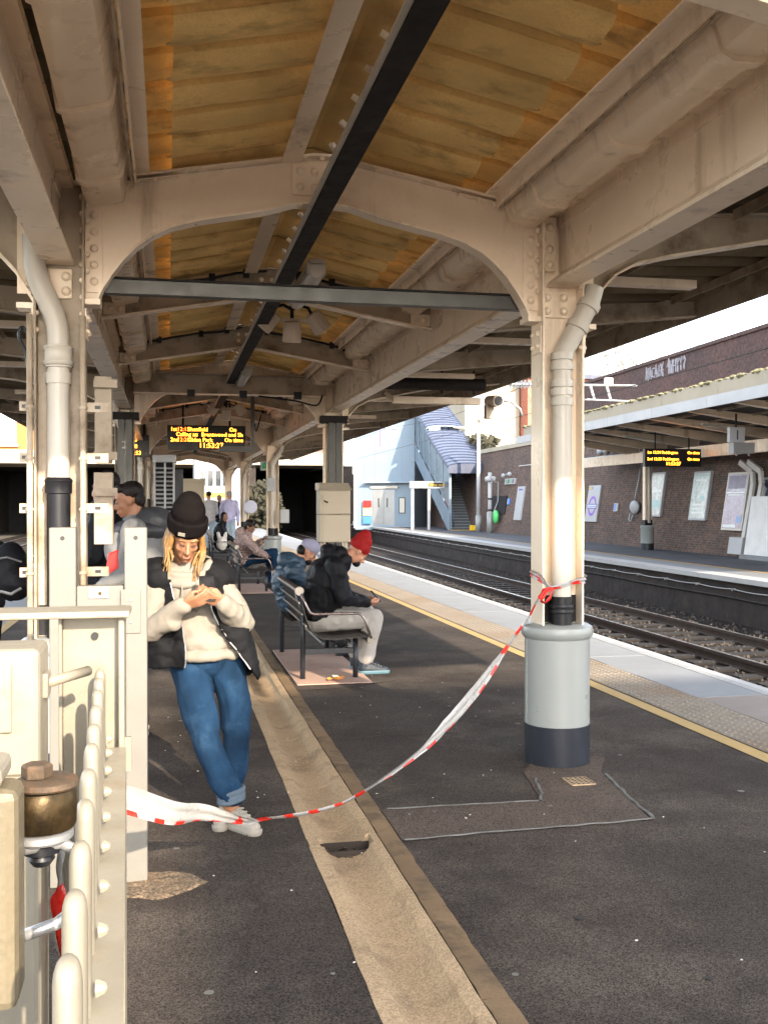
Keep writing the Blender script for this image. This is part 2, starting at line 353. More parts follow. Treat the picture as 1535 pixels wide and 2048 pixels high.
def text(name, s, size, m, parent, loc, rot, align='LEFT', ext=.001, sx=1.):
    cu = bpy.data.curves.new(name, 'FONT'); cu.body = s; cu.size = size; cu.extrude = ext; cu.align_x = align; cu.resolution_u = 2
    t = bpy.data.objects.new(name + '_c', cu); COL.objects.link(t)
    bpy.context.view_layer.update()
    me = bpy.data.meshes.new_from_object(t.evaluated_get(bpy.context.evaluated_depsgraph_get()))
    bpy.data.objects.remove(t); me.materials.clear(); me.materials.append(m)
    o = bpy.data.objects.new(name, me); COL.objects.link(o); o.parent = parent; o.location = loc; o.rotation_euler = rot; o.scale = (sx, 1, 1)
    return o
# ================================================================== THE SETTING: ground, platforms, tracks
def E(y): return 4.78 + .0165 * y          # near platform edge (right)
def W(y): return -3.05 - .012 * y          # near platform edge (left)
def O(y): return 11.0 + .035 * y           # opposite platform edge
YN, YF = -9.0, 74.0
def sheet(name, xa, xb, y0, y1, z, m, kind='structure', parent=None, n=1):
    b = MB(); fx = lambda f, y: f(y) if callable(f) else f
    for i in range(n):
        a = y0 + (y1 - y0) * i / n; c = y0 + (y1 - y0) * (i + 1) / n
        b.add([(fx(xa, a), a, z), (fx(xb, a), a, z), (fx(xb, c), c, z), (fx(xa, c), c, z)], [(0, 1, 2, 3)])
    o = b.build(name, m)
    if parent: o.parent = parent
    elif kind: o['kind'] = kind
    return o
g = MB().add([(-900, -300, -1.06), (900, -300, -1.06), (900, 1500, -1.06), (-900, 1500, -1.06)], [(0, 1, 2, 3)])
struct('ground', g, mat('dull_earth', (.10, .09, .075), .95, .3, .2, .3, 5))
bal = sheet('track_ballast', lambda y: E(y) - .2, lambda y: O(y) + .2, YN, 95, -.98, BALLAST)
ball = sheet('track_ballast', -11.5, lambda y: W(y) + .2, YN, 95, -.98, BALLAST)

# platform body and surfaces
pb = MB()
pb.add([(W(YN) + .05, YN, -.1), (E(YN) - .05, YN, -.1), (E(YF) - .05, YF, -.1), (W(YF) + .05, YF, -.1),
        (W(YN) + .05, YN, -1.05), (E(YN) - .05, YN, -1.05), (E(YF) - .05, YF, -1.05), (W(YF) + .05, YF, -1.05)],
       [(0, 1, 2, 3), (0, 4, 5, 1), (1, 5, 6, 2), (2, 6, 7, 3), (3, 7, 4, 0)])
plat = struct('platform', pb, DARKWALL)
sheet('asphalt_surface', -2.0, .622, YN, YF, 0, ASPH, parent=plat)
sheet('asphalt_surface', 1.045, 3.50, YN, YF, 0, ASPH, parent=plat)
sheet('yellow_line', 3.497, 3.615, YN, YF, .004, YELLOW, parent=plat)
sheet('asphalt_surface', 3.50, 3.64, YN, YF, 0, ASPH, parent=plat)
sheet('yellow_line', -2.06, -1.93, YN, YF, .004, YELLOW, parent=plat)
sheet('edge_paving', lambda y: W(y) + .12, -1.998, YN, YF, 0, SLAB, parent=plat)
cb = MB(); cb.add([(W(YN), YN, .004), (W(YN) + .13, YN, .004), (W(YF) + .13, YF, .004), (W(YF), YF, .004), (W(YN), YN, -.09), (W(YF), YF, -.09)], [(0, 1, 2, 3), (0, 3, 5, 4)])
cb.build('edge_coping', COPING, plat)
# tactile slabs with blisters (each slab a piece)
tm = MB(); S = .478
tm.box(0, S, 0, S, -.05, 0)
for i in range(7):
    for j in range(7): tm.dome((.034 + i * .0683, .034 + j * .0683, -.0005), .0165, .0075, n=6)
tact_me = tm.mesh('tactile_slab', TACT)
y = -1.0; k = 0
while y < 36:
    o = inst(tact_me, 'tactile_slab', plat, (3.645, y, random.uniform(.0, .004))); y += S + .006; k += 1
sheet('tactile_strip', 3.645, 4.125, y, YF, 0, TACT, parent=plat)
sheet('tactile_strip', 3.645, 4.125, YN, -1.0, 0, TACT, parent=plat)
# edge slabs
y = 7.48; k = 0
while y < 48:
    y1 = y + 1.1
    b = MB(); x0 = 4.135; z = random.uniform(0, .003)
    a0, a1 = E(y) - .175, E(y1) - .175
    b.add([(x0, y + .004, z), (a0, y + .004, z), (a1, y1 - .004, z), (x0, y1 - .004, z), (x0, y + .004, -.05), (a0, y + .004, -.05), (a1, y1 - .004, -.05), (x0, y1 - .004, -.05)],
          [(0, 1, 2, 3), (0, 4, 5, 1), (1, 5, 6, 2), (2, 6, 7, 3), (3, 7, 4, 0)])
    b.build('edge_slab', SLAB, plat, bevel=.003)
    y = y1
sheet('edge_paving', 4.135, lambda y: E(y) - .175, y, YF, 0, SLAB, parent=plat)
sheet('edge_paving', 4.135, lambda y: E(y) - .175, YN, 7.476, 0, PINKC, parent=plat)
sheet('slab_bedding', 4.12, lambda y: E(y) - .02, YN, YF, -.03, CRACK, parent=plat)
sheet('slab_bedding', 3.6, 4.16, YN, YF, -.03, CRACK, parent=plat)
y = -4.0
while y < 60:
    y1 = y + 1.83
    b = MB()
    for w0, w1 in ((.17, .145), (.135, .11), (.10, 0)):
        b.add([(E(y) - w0, y + .004, .004), (E(y) - w1, y + .004, .004), (E(y1) - w1, y1 - .004, .004), (E(y1) - w0, y1 - .004, .004),
               (E(y) - w0, y + .004, -.09), (E(y) - w1, y + .004, -.09), (E(y1) - w1, y1 - .004, -.09), (E(y1) - w0, y1 - .004, -.09)],
              [(0, 1, 2, 3), (0, 4, 5, 1), (1, 5, 6, 2), (2, 6, 7, 3), (3, 7, 4, 0)])
    b.build('coping_stone', COPING, plat); y = y1

# drainage channel: one piece per concrete block
sheet('channel_bedding', .60, 1.06, YN, YF, -.075, CRACK, parent=plat)
for x in (.622, 1.045):
    b = MB(); b.add([(x, YN, 0), (x, YF, 0), (x, YF, -.08), (x, YN, -.08)], [(0, 1, 2, 3)]); b.build('channel_side', CRACK, plat)
def trough(y0, y1, parent):
    pr = [(.624, .001), (.672, .0), (.690, -.004)]
    for i in range(9):
        a = math.pi * i / 8; pr.append((.795 - .105 * math.cos(a), -.004 - .052 * math.sin(a)))
    pr += [(.902, -.003), (.912, .004), (.952, .006)]
    n = len(pr); b = MB(); vs = []
    m = max(2, int((y1 - y0) / .12))
    for i in range(m + 1):
        yy = y0 + (y1 - y0) * i / m
        for (x, z) in pr:
            e = .0025 * noise.noise(Vector((x * 14, yy * 7, 3)))
            vs.append((x + (.006 * noise.noise(Vector((yy * 5, x * 9, 8))) if x in (.624, .952) else 0), yy, z + e))
    fs = [(i * n + j, i * n + j + 1, (i + 1) * n + j + 1, (i + 1) * n + j) for i in range(m) for j in range(n - 1)]
    for i in (0, m):
        o = len(vs); vs += [(p[0], y0 if i == 0 else y1, -.075) for p in pr]
        fs += [(i * n + j, o + j, o + j + 1, i * n + j + 1) for j in range(n - 1)]
    b.add(vs, fs); return b.build('channel_block', CONC, parent, auto=True)
def kerb(y0, y1, parent):
    b = MB(); m = max(3, int((y1 - y0) / .08)); vs = []
    for i in range(m + 1):
        yy = y0 + (y1 - y0) * i / m
        for x, z in ((.958, -.06), (.958, .004), (1.0, .006), (1.046, .002), (1.046, -.06)):
            vs.append((x + (.007 * noise.noise(Vector((yy * 9, x * 30, 1))) if x > .9 else 0), yy, z + .0035 * noise.noise(Vector((x * 40, yy * 16, 5)))))
    n = 5; fs = [(i * n + j, i * n + j + 1, (i + 1) * n + j + 1, (i + 1) * n + j) for i in range(m) for j in range(n - 1)]
    fs += [(0, 1, 2, 3, 4), tuple(m * n + j for j in (4, 3, 2, 1, 0))]
    b.add(vs, fs); return b.build('kerb_block', CONCD, parent, auto=True)
ys = [-3, -1.8, -.9, .1, 1.05, 2.0, 2.957, 3.68, 4.585]
for a, c in zip(ys[:-1], ys[1:]): trough(a + .004, c - .004, plat)
ys2 = [4.70, 4.95, 5.715]
while ys2[-1] < 30: ys2.append(ys2[-1] + random.choice((.75, .9, 1.2)))
for a, c in zip(ys2[:-1], ys2[1:]): trough(a + .004, c - .004, plat)
trough(30.5, YF, plat)
yy = -3.
while yy < 22:
    y1 = yy + random.choice((.45, .6, .9, 1.1)); kerb(yy + .002, y1 - .002, plat); yy = y1
kerb(yy, 40, plat)
# gully pit with grate
b = MB(); b.box(.66, .93, 4.575, 4.585, -.3, -.03); b.box(.66, .93, 4.70, 4.71, -.3, -.03); b.box(.66, .67, 4.56, 4.735, -.3, -.01); b.box(.925, .935, 4.56, 4.735, -.3, -.01); b.box(.66, .93, 4.56, 4.735, -.31, -.13)
b.build('gully_pit', CRACK, plat)
for x0, x1, z in ((.625, .675, .001), (.918, .953, .005)): MB().box(x0, x1, 4.582, 4.703, -.06, z).build('channel_lip', CONC, plat, bevel=.004)
b = MB()
for i in range(7): b.obox((.69 + i * .033, 4.65, -.075 + .01 * (i % 2)), (.010, .17, .02), (0, 0, random.uniform(-.1, .1)))
for i in range(40):
    b.obox((random.uniform(.68, .91), random.uniform(4.56, 4.70), random.uniform(-.075, -.045)), (random.uniform(.006, .03), random.uniform(.006, .03), .004), (random.random(), random.random(), random.random() * 6))
b.build('gully_grate', mat('leaf_debris', (.05, .035, .022), .9, .5, 40, .3, 90), plat)
# asphalt patch and sealant seams round the column base
pts = [(1.05, 4.575), (1.5, 4.60), (2.31, 4.635), (2.36, 5.0), (2.43, 5.5), (2.6, 5.82), (2.29, 6.1), (2.0, 5.6), (1.90, 5.03), (1.5, 5.05), (1.05, 5.05)]
b = MB(); b.add([(x, y, .0045) for x, y in pts], [tuple(range(len(pts)))]); b.build('asphalt_patch', ASPHP, plat)
def seam(pts, w, parent=plat, m=SEAM):
    b = MB(); P = []
    for (x0, y0), (x1, y1) in zip(pts[:-1], pts[1:]):
        for i in range(12): P.append((x0 + (x1 - x0) * i / 12, y0 + (y1 - y0) * i / 12))
    P.append(pts[-1]); vs = []
    for i, p in enumerate(P):
        a = Vector(P[max(0, i - 1)]); c = Vector(P[min(len(P) - 1, i + 1)]); d = (c - a).normalized(); nn = Vector((-d.y, d.x))
        q = Vector(p) + nn * .012 * noise.noise(Vector((p[0] * 9, p[1] * 9, 2))); ww = w * (.35 + .9 * abs(noise.noise(Vector((p[0] * 14, p[1] * 14, 7)))) + .25)
        for t, z in ((-1, .0062), (-.4, .0105), (.4, .0105), (1, .0062)): vs.append((q.x + nn.x * ww * t, q.y + nn.y * ww * t, z))
    fs = [(i * 4 + j, i * 4 + j + 1, i * 4 + 5 + j, i * 4 + 4 + j) for i in range(len(P) - 1) for j in range(3)]
    b.add(vs, fs); return b.build('sealant_seam', m, parent, smooth=True)
seam([(1.06, 4.572), (1.5, 4.60), (1.9, 4.605), (2.33, 4.635)], .009); seam([(2.33, 4.63), (2.37, 5.0), (2.44, 5.45)], .012)
seam([(1.08, 5.055), (1.5, 5.05), (1.88, 5.03)], .007); seam([(1.89, 5.03), (1.95, 5.2), (2.02, 5.45)], .011)
seam([(1.05, 8.42), (1.5, 8.5), (1.95, 8.72)], .012, m=CRACK)
# cover plate beside column
b = MB(); b.box(2.16, 2.30, 5.26, 5.41, .005, .012); b.build('cover_plate', CONC, plat)
b = MB()
for i in range(5):
    for j in range(5): b.obox((2.175 + i * .028, 5.275 + j * .029, .0125), (.017, .009, .002), (0, 0, .5))
b.build('cover_plate_marks', CRACK, plat)
# broken concrete footing by fence post
b = MB(); vs = []; fs = []; n = 26
for j_ in range(9):
    for i in range(n):
        a = 2 * math.pi * i / n; r = (1 + .45 * noise.noise(Vector((math.cos(a) * 1.6, math.sin(a) * 1.6, 5)))) * (1 - j_ / 8)
        x, yv = .20 * r * math.cos(a), .15 * r * math.sin(a); vs.append((x, yv, (-.004 if j_ == 0 else .006 + .007 * noise.noise(Vector((x * 30, yv * 30, 1))))))
for j_ in range(8):
    for i in range(n): fs.append((j_ * n + i, j_ * n + (i + 1) % n, (j_ + 1) * n + (i + 1) % n, (j_ + 1) * n + i))
b.add(vs, fs); b.build('concrete_footing', mat('rough_concrete', (.13, .09, .055), .95, .45, 14, 1., 60, dist=.02, agg=(120, .5)), plat, loc=(-.05, 4.25, 0))
# cigarette ends and chips
bits = MB()
for i in range(70):
    x, yv = random.uniform(-.1, 3.4), random.uniform(2.9, 9)
    if .6 < x < 1.06: z = .0
    else: z = .005
    bits.obox((x, yv, z + .003), (random.uniform(.003, .011), random.uniform(.003, .006), .003), (0, 0, random.random() * 6))
tag(bits.build('litter_specks', mat('pale_bits', (.5, .46, .4), .8, .3, 50, 0)), 'tiny pale chips and cigarette ends scattered over the asphalt', 'litter', kind='stuff')

# ---- tracks
slp = MB().box(-1.25, 1.25, -.13, .13, -.12, 0); slp_me = slp.mesh('sleeper', SLEEPER)
def rail(name, fx, y0, y1, par):
    b = MB(); n = 12
    for pr, z0, z1 in ((.035, -.05, 0), (.009, -.14, -.05), (.065, -.165, -.14)):
        for i in range(n):
            a = y0 + (y1 - y0) * i / n; c = y0 + (y1 - y0) * (i + 1) / n
            X0, X1 = fx(a), fx(c)
            b.add([(X0 - pr, a, z0), (X0 + pr, a, z0), (X1 + pr, c, z0), (X1 - pr, c, z0), (X0 - pr, a, z1), (X0 + pr, a, z1), (X1 + pr, c, z1), (X1 - pr, c, z1)],
                  [(0, 3, 2, 1), (4, 5, 6, 7), (0, 1, 5, 4), (1, 2, 6, 5), (2, 3, 7, 6), (3, 0, 4, 7)])
    o = b.build(name, RAILM, par, loc=(0, 0, -.8))
    b = MB()
    for i in range(n):
        a = y0 + (y1 - y0) * i / n; c = y0 + (y1 - y0) * (i + 1) / n
        b.add([(fx(a) - .03, a, .003), (fx(a) + .03, a, .003), (fx(c) + .03, c, .003), (fx(c) - .03, c, .003)], [(0, 1, 2, 3)])
    t = b.build('rail_head', RAILT, o); return o
for base, par, ya, yb in ((lambda y: 9.0 + .02 * y, bal, 8, 62), (lambda y: E(y) + 1.47, bal, 4, 62), (lambda y: W(y) - 1.5, ball, 6, 70), (lambda y: W(y) - 5.0, ball, 12, 70)):
    rail('rail', lambda y: base(y) - .75, -6, 95, par); rail('rail', lambda y: base(y) + .75, -6, 95, par)
    yv = ya
    while yv < yb:
        inst(slp_me, 'sleeper', par, (base(yv), yv, -.945)); yv += .68
st = MB()
for i in range(5200):
    t = random.random(); yv = 8 + 34 * t ** 1.5; x = random.uniform(E(yv) + .3, O(yv) - .1)
    s_ = random.uniform(.02, .05); c = Vector((x, yv, -.965)); m_ = Euler((random.random() * 6, random.random() * 6, random.random() * 6)).to_matrix()
    vs = [c + m_ @ Vector(p) * s_ for p in ((1, 0, 0), (-1, .1, 0), (0, 1, .1), (.1, -1, 0), (0, 0, .7), (0, 0, -.7))]
    st.add(vs, [(0, 2, 4), (2, 1, 4), (1, 3, 4), (3, 0, 4), (2, 0, 5), (1, 2, 5), (3, 1, 5), (0, 3, 5)])
tag(st.build('ballast_stones', mat('stone_chips', (.055, .044, .036), .9, .5, 14, .2, 60)), 'loose dark ballast stones around the rails', 'ballast', kind='stuff')

# ---- opposite platform
ob = MB()
YO0, YO1 = 8, 90
ob.add([(O(YO0), YO0, -.06), (O(YO1), YO1, -.06), (O(YO1) + 9, YO1, -.06), (O(YO0) + 9, YO0, -.06), (O(YO0), YO0, -1.0), (O(YO1), YO1, -1.0)], [(0, 3, 2, 1), (0, 1, 5, 4)])
opp = struct('opposite_platform', ob, DARKWALL)
sheet('asphalt_surface', lambda y: O(y) + 1.2, lambda y: O(y) + 9, YO0, YO1, 0, mat('asphalt_cool', (.055, .057, .066), .8, .3, .5, .5, 90, grime=(.1, .1, .11), gscale=.6, glow=.52, gamt=.6), parent=opp)
sheet('edge_paving', lambda y: O(y) + .38, lambda y: O(y) + 1.2, YO0, YO1, .002, SLAB, parent=opp)
sheet('yellow_line', lambda y: O(y) + 1.2, lambda y: O(y) + 1.36, YO0, YO1, .006, YELLOW, parent=opp)
yv = 12.
while yv < 84:
    b = MB(); a, c = yv, yv + 1.8
    b.add([(O(a) - .12, a + .005, .006), (O(a) + .38, a + .005, .006), (O(c) + .38, c - .005, .006), (O(c) - .12, c - .005, .006), (O(a) - .12, a + .005, -.1), (O(c) - .12, c - .005, -.1), (O(a) + .3, a + .005, -.1), (O(c) + .3, c - .005, -.1)],
          [(0, 1, 2, 3), (0, 3, 5, 4), (4, 5, 7, 6), (0, 4, 6, 1), (3, 2, 7, 5)])
    b.build('coping_stone', COPING, opp); yv = c
# cable slung along the platform wall
b = MB(); P = []
yv = 10.
while yv < 80:
    for i in range(6):
        t = i / 6; P.append((O(yv + t * 1.6) - .06, yv + t * 1.6, -.25 - .025 * 4 * t * (1 - t)))
    b.box(O(yv) - .08, O(yv) + .02, yv - .02, yv + .02, -.29, -.24); yv += 1.6
c_ = MB(); c_.tube(P, .011, 5); c_.build('wall_cable', mat('pale_cable', (.30, .29, .28), .5), opp); b.build('cable_brackets', GALV, opp)['kind'] = 'stuff'
b = MB(); b.tube([(O(v) - .03, v, -.45 + .01 * math.sin(v)) for v in range(10, 80, 2)], .02, 5); b.build('wall_cable', DKSTEEL, opp)

# cracks, gum spots
for P in ([(2.6, 6.5), (2.9, 6.9), (3.0, 7.5), (3.3, 8.0)], [(.2, 3.4), (.35, 3.9), (.3, 4.5), (.45, 5.2)], [(1.1, 6.6), (1.5, 6.7), (1.9, 6.62)]):
    q = seam(P, .0022, m=CRACK); q.name = 'crack'
for k, (m_, cnt) in enumerate(((mat('gum_dark', (.022, .019, .017), .8, .2, 30, 0), 90), (mat('gum_pale', (.13, .12, .105), .8, .2, 30, 0), 45))):
    gm = MB()
    for i in range(cnt):
        x, yv = random.uniform(-.1, 3.4), random.uniform(2.8, 11)
        if .6 < x < 1.07: continue
        r = random.uniform(.008, .02); gm.add([(x + r * random.uniform(.8, 1.15) * math.cos(a * .7), yv + r * random.uniform(.8, 1.15) * math.sin(a * .7), .0048 + .0003 * k) for a in range(9)], [tuple(range(9))])
    tag(gm.build('chewing_gum', m_), ('dark', 'pale')[k] + ' flattened chewing gum spots on the asphalt', 'gum', kind='stuff')
# ================================================================== STATION CANOPY
def catm(P, n=8):
    out = []
    for i in range(len(P) - 1):
        p0, p1, p2, p3 = (P[max(0, i - 1)], P[i], P[i + 1], P[min(len(P) - 1, i + 2)])
        for k in range(n):
            t = k / n; out.append(.5 * ((2 * p1) + (p2 - p0) * t + (2 * p0 - 5 * p1 + 4 * p2 - p3) * t * t + (3 * p1 - p0 - 3 * p2 + p3) * t ** 3))
    out.append(P[-1]); return out
CX0, HA = .862, 1.428
SP = 8.55; Y0 = 5.82
FR = [Y0 + SP * i for i in range(0, 5)]
RAF = [2.97] + [Y0 + 2.85 * i for i in range(13)]
YS, YE = 2.2, 41.2
can = thing('station_canopy', 'long cream riveted steel platform canopy with ochre corrugated roof sheets', 'canopy')
riv_me = MB().dome((0, 0, 0), .0245, .021, (0, -1, 0), n=10).mesh('rivet', CREAM, True)
rivx_me = MB().dome((0, 0, 0), .020, .018, (1, 0, 0), n=10).mesh('rivet_side', CREAM, True)
def rivets(par, pts, y, s=1., name='rivet'):
    for x, z in pts: inst(riv_me, name, par, (x, y, z), scale=(s, s, s))
ARCH = [(0, 3.255), (.16, 3.245), (.342, 3.190), (.70, 3.118), (.84, 3.075), (.946, 3.020), (1.03, 2.955), (1.10, 2.88), (1.16, 2.80), (1.21, 2.72), (1.235, 2.66)]
def topz(dx): return 3.518 - .178 * abs(dx)
def truss(y, near):
    t = MB()
    poly = [(CX0 - 1.30, topz(1.30)), (CX0, 3.518), (CX0 + 1.30, topz(1.30)), (CX0 + 1.30, 2.66)] + [(CX0 + x, z) for x, z in reversed(ARCH)] + [(CX0 - x, z) for x, z in ARCH[1:]] + [(CX0 - 1.30, 2.66)]
    # web as quads between top line and arch
    for s in (-1, 1):
        A = ARCH + [(1.305, 2.655)]
        for (x0, z0), (x1, z1) in zip(A[:-1], A[1:]):
            q = [(CX0 + s * x0, z0), (CX0 + s * x1, z1), (CX0 + s * x1, topz(x1)), (CX0 + s * x0, topz(x0))]
            t.prism(q, 'y', y - .006, y + .006)
    o = t.build('truss', CREAM, can)
    f = MB()
    f.strip([(CX0 - x, z) for x, z in reversed(ARCH)] + [(CX0 + x, z) for x, z in ARCH[1:]], 'y', y - .055, y + .055, .014)
    f.build('arch_flange', CREAM, o, auto=True)
    f = MB(); f.strip([(CX0 - 1.4, topz(1.4) + .008), (CX0 - .05, 3.522), (CX0 + .05, 3.522), (CX0 + 1.4, topz(1.4) + .008)], 'y', y - .06, y + .06, .014); f.build('top_flange', CREAM, o)
    [MB().strip([(CX0 + s * 1.29, topz(1.29) - .017), (CX0 + s * .8, topz(.8) - .017)], 'y', y - .05, y - .0065, .008).build('cleat_angle', CREAM, o) for s in (-1, 1)]
    f = MB(); f.prism([(CX0 - .17, 3.30), (CX0 + .17, 3.30), (CX0 + .17, 3.478), (CX0, 3.505), (CX0 - .17, 3.478)], 'y', y - .02, y - .0065); f.build('gusset_plate', CREAM, o, bevel=.003)
    for s in (-1, 1):
        f = MB(); f.box(*sorted((CX0 + s * 1.205, CX0 + s * 1.298)), y - .019, y - .0065, 2.70, 3.262); f.build('gusset_plate', CREAM, o, bevel=.003)
        f = MB(); f.box(*sorted((CX0 + s * 1.215, CX0 + s * 1.303)), y - .075, y + .075, 2.625, 2.657); f.build('arch_foot', CREAM, o, bevel=.004)
    if near:
        rivets(o, [(CX0 + dx, z) for dx in (-.125, -.043, .043, .125) for z in (3.345, 3.435)], y - .02)
        for s in (-1, 1):
            rivets(o, [(CX0 + s * 1.252, 3.21 - .09 * i) for i in range(6)], y - .019, .95)
            for i in range(5): inst(rivx_me, 'rivet', o, (CX0 + s * 1.30 - (.012 if s > 0 else -.012), y - .05, 3.17 - .09 * i), rot=(0, 0, math.pi if s > 0 else 0))
            for i in range(4):
                dx = 1.2 - .09 * i; m_ = inst(riv_me, 'rivet', o, (CX0 + s * dx, y - .035, topz(dx) - .02), rot=(R(90), 0, 0), scale=(.8, .8, .8))
        for dx in (-.1, 0, .1): inst(riv_me, 'rivet', o, (CX0 + dx, y - .04, 3.513), rot=(R(90), 0, 0), scale=(.8, .8, .8))
        for s in (-1, 1):
            for dx in (.06, .13): inst(riv_me, 'bolt', o, (CX0 + s * dx, y - .035, 3.247), rot=(R(90), 0, 0), scale=(.8, .8, .9))
    else:
        rivets(o, [(CX0 + dx, z) for dx in (-.1, .1) for z in (3.345, 3.435)], y - .02)
    return o
def cantilever(y, s, frame, near):
    t = MB()
    if frame:
        C = [(1.56, 2.63), (1.66, 2.80), (1.78, 2.93), (1.93, 3.01), (2.13, 3.06), (2.8, 3.19), (3.88, 3.30)]
        for (x0, z0), (x1, z1) in zip(C[:-1], C[1:]):
            t.prism([(CX0 + s * x0, z0), (CX0 + s * x1, z1), (CX0 + s * x1, 3.26 + .065 * (x1 - 1.5)), (CX0 + s * x0, 3.26 + .065 * (x0 - 1.5))], 'y', y - .006, y + .006)
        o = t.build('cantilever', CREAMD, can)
        f = MB(); f.strip([(CX0 + s * x, z) for x, z in C], 'y', y - .055, y + .055, .014); f.build('arch_flange', CREAM, o, auto=True)
        f = MB(); f.strip([(CX0 + s * 1.52, 3.266), (CX0 + s * 3.88, 3.42)], 'y', y - .06, y + .06, .014); f.build('top_flange', CREAMD, o)
        f = MB(); f.box(*sorted((CX0 + s * 1.56, CX0 + s * 1.65)), y - .019, y - .0065, 2.68, 3.24); f.build('gusset_plate', CREAM, o)
        f = MB(); f.box(*sorted((CX0 + s * 1.553, CX0 + s * 1.65)), y - .06, y + .06, 2.595, 2.625); f.build('arch_foot', CREAM, o)
        if near: rivets(o, [(CX0 + s * 1.60, 3.18 - .09 * i) for i in range(6)], y - .019, .9)
    else:
        C = [(1.45, 3.02), (3.88, 3.27)]
        t.prism([(CX0 + s * 1.45, 3.04), (CX0 + s * 3.88, 3.28), (CX0 + s * 3.88, 3.41), (CX0 + s * 1.45, 3.25)], 'y', y - .005, y + .005)
        o = t.build('cantilever', CREAMD, can)
        f = MB(); f.strip([(CX0 + s * x, z) for x, z in C], 'y', y - .05, y + .05, .014); f.build('bottom_flange', CREAMD, o)
        f = MB(); f.box(*sorted((CX0 + s * 1.47, CX0 + s * 1.62)), y - .018, y - .0055, 3.08, 3.20); f.build('end_plate', CREAM, o)
        rivets(o, [(CX0 + s * 1.51, 3.14), (CX0 + s * 1.58, 3.14)], y - .018, .9, 'bolt')
    return o
def rafter(y):
    o = None
    t = MB()
    for s in (-1, 1):
        t.prism([(CX0, 3.30), (CX0 + s * 1.38, 3.065), (CX0 + s * 1.38, topz(1.38)), (CX0, 3.518)], 'y', y - .005, y + .005)
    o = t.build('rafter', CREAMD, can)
    f = MB(); f.strip([(CX0 - 1.38, 3.06), (CX0 - .03, 3.293), (CX0 + .03, 3.293), (CX0 + 1.38, 3.06)], 'y', y - .055, y + .055, .014); f.build('bottom_flange', CREAM, o)
    f = MB(); f.strip([(CX0 - 1.38, topz(1.38)), (CX0, 3.525), (CX0 + 1.38, topz(1.38))], 'y', y - .05, y + .05, .012); f.build('top_flange', CREAMD, o)
    f = MB(); f.box(CX0 - .14, CX0 + .14, y - .018, y - .0055, 3.33, 3.46); f.build('gusset_plate', CREAMD, o)
    rivets(o, [(CX0 + dx, z) for dx in (-.09, 0, .09) for z in (3.36, 3.43)], y - .018, .85)
    for s in (-1, 1):
        f = MB(); f.box(*sorted((CX0 + s * 1.2, CX0 + s * 1.37)), y - .018, y - .0055, 3.09, 3.19); f.build('end_plate', CREAM, o)
        rivets(o, [(CX0 + s * 1.25, 3.14), (CX0 + s * 1.32, 3.14)], y - .018, .95, 'bolt')
    return o
def column(y, s, near, i):
    cx = CX0 + s * HA
    cm = CREAMD if s < 0 else CREAM  # left column takes the darkened paint, its shade put into the colour
    o = MB().box(cx - .117, cx + .117, y - .006, y + .006, 0, 3.28).build('column', cm, can)
    for k in (-1, 1):
        MB().box(*sorted((cx + k * .117, cx + k * .130)), y - .10, y + .10, .02, 3.285).build('column_flange', cm, o, bevel=.003)
    # riveted brackets
    f = MB(); f.box(cx - .105, cx + .06, y - .022, y - .0065, 2.66, 2.82); f.build('gusset_plate', CREAM, o, bevel=.003)
    f = MB(); f.box(cx - .112, cx - .03, y - .055, y - .0065, 2.93, 3.25); f.build('gusset_plate', CREAM, o, bevel=.003)
    if near:
        rivets(o, [(cx - .075, 2.78), (cx + .03, 2.78), (cx - .075, 2.70), (cx + .03, 2.70)], y - .022, 1.1)
        rivets(o, [(cx - .07, 2.97), (cx - .07, 3.06), (cx - .07, 3.19)], y - .055, 1.0)
        for k in (-1, 1):
            f = MB(); f.box(*sorted((cx + k * .131, cx + k * .142)), y - .09, y + .06, 2.44, 2.60); f.build('gusset_plate', CREAM, o, bevel=.003)
            for zz in (2.48, 2.555):
                for yy in (-.06, .03): inst(rivx_me, 'rivet', o, (cx + k * .142, y + yy, zz), rot=(0, 0, 0 if k > 0 else math.pi), scale=(1, .9, .9))
            for j in range(9):
                inst(rivx_me, 'rivet', o, (cx + k * .117, y - .075, 2.48 + .09 * j), rot=(0, 0, math.pi if k > 0 else 0), scale=(.8, .8, .8))
    if s > 0 or i == 0:
        # jacket at foot (left-hand one stands behind the fence)
        MB().lathe([(.195, -.01), (.196, .235)], (cx, y, 0), 32).build('jacket_band', NAVY, o, auto=True)
        MB().lathe([(.194, .235), (.194, .745), (.2, .75), (.212, .765), (.216, .79), (.208, .815), (.185, .83), (.05, .835)], (cx, y, 0), 32).build('jacket', GREYJ, o, auto=True)
        f = MB(); f.box(cx - .199, cx - .185, y - .012, y + .012, .24, .74); 
        f.build('jacket_seam', GREYJ, o)
        MB().box(cx - .1165, cx + .1165, y - .008, y + .0075, .836, 1.0).build('black_band', BLACKP, o)
    return o
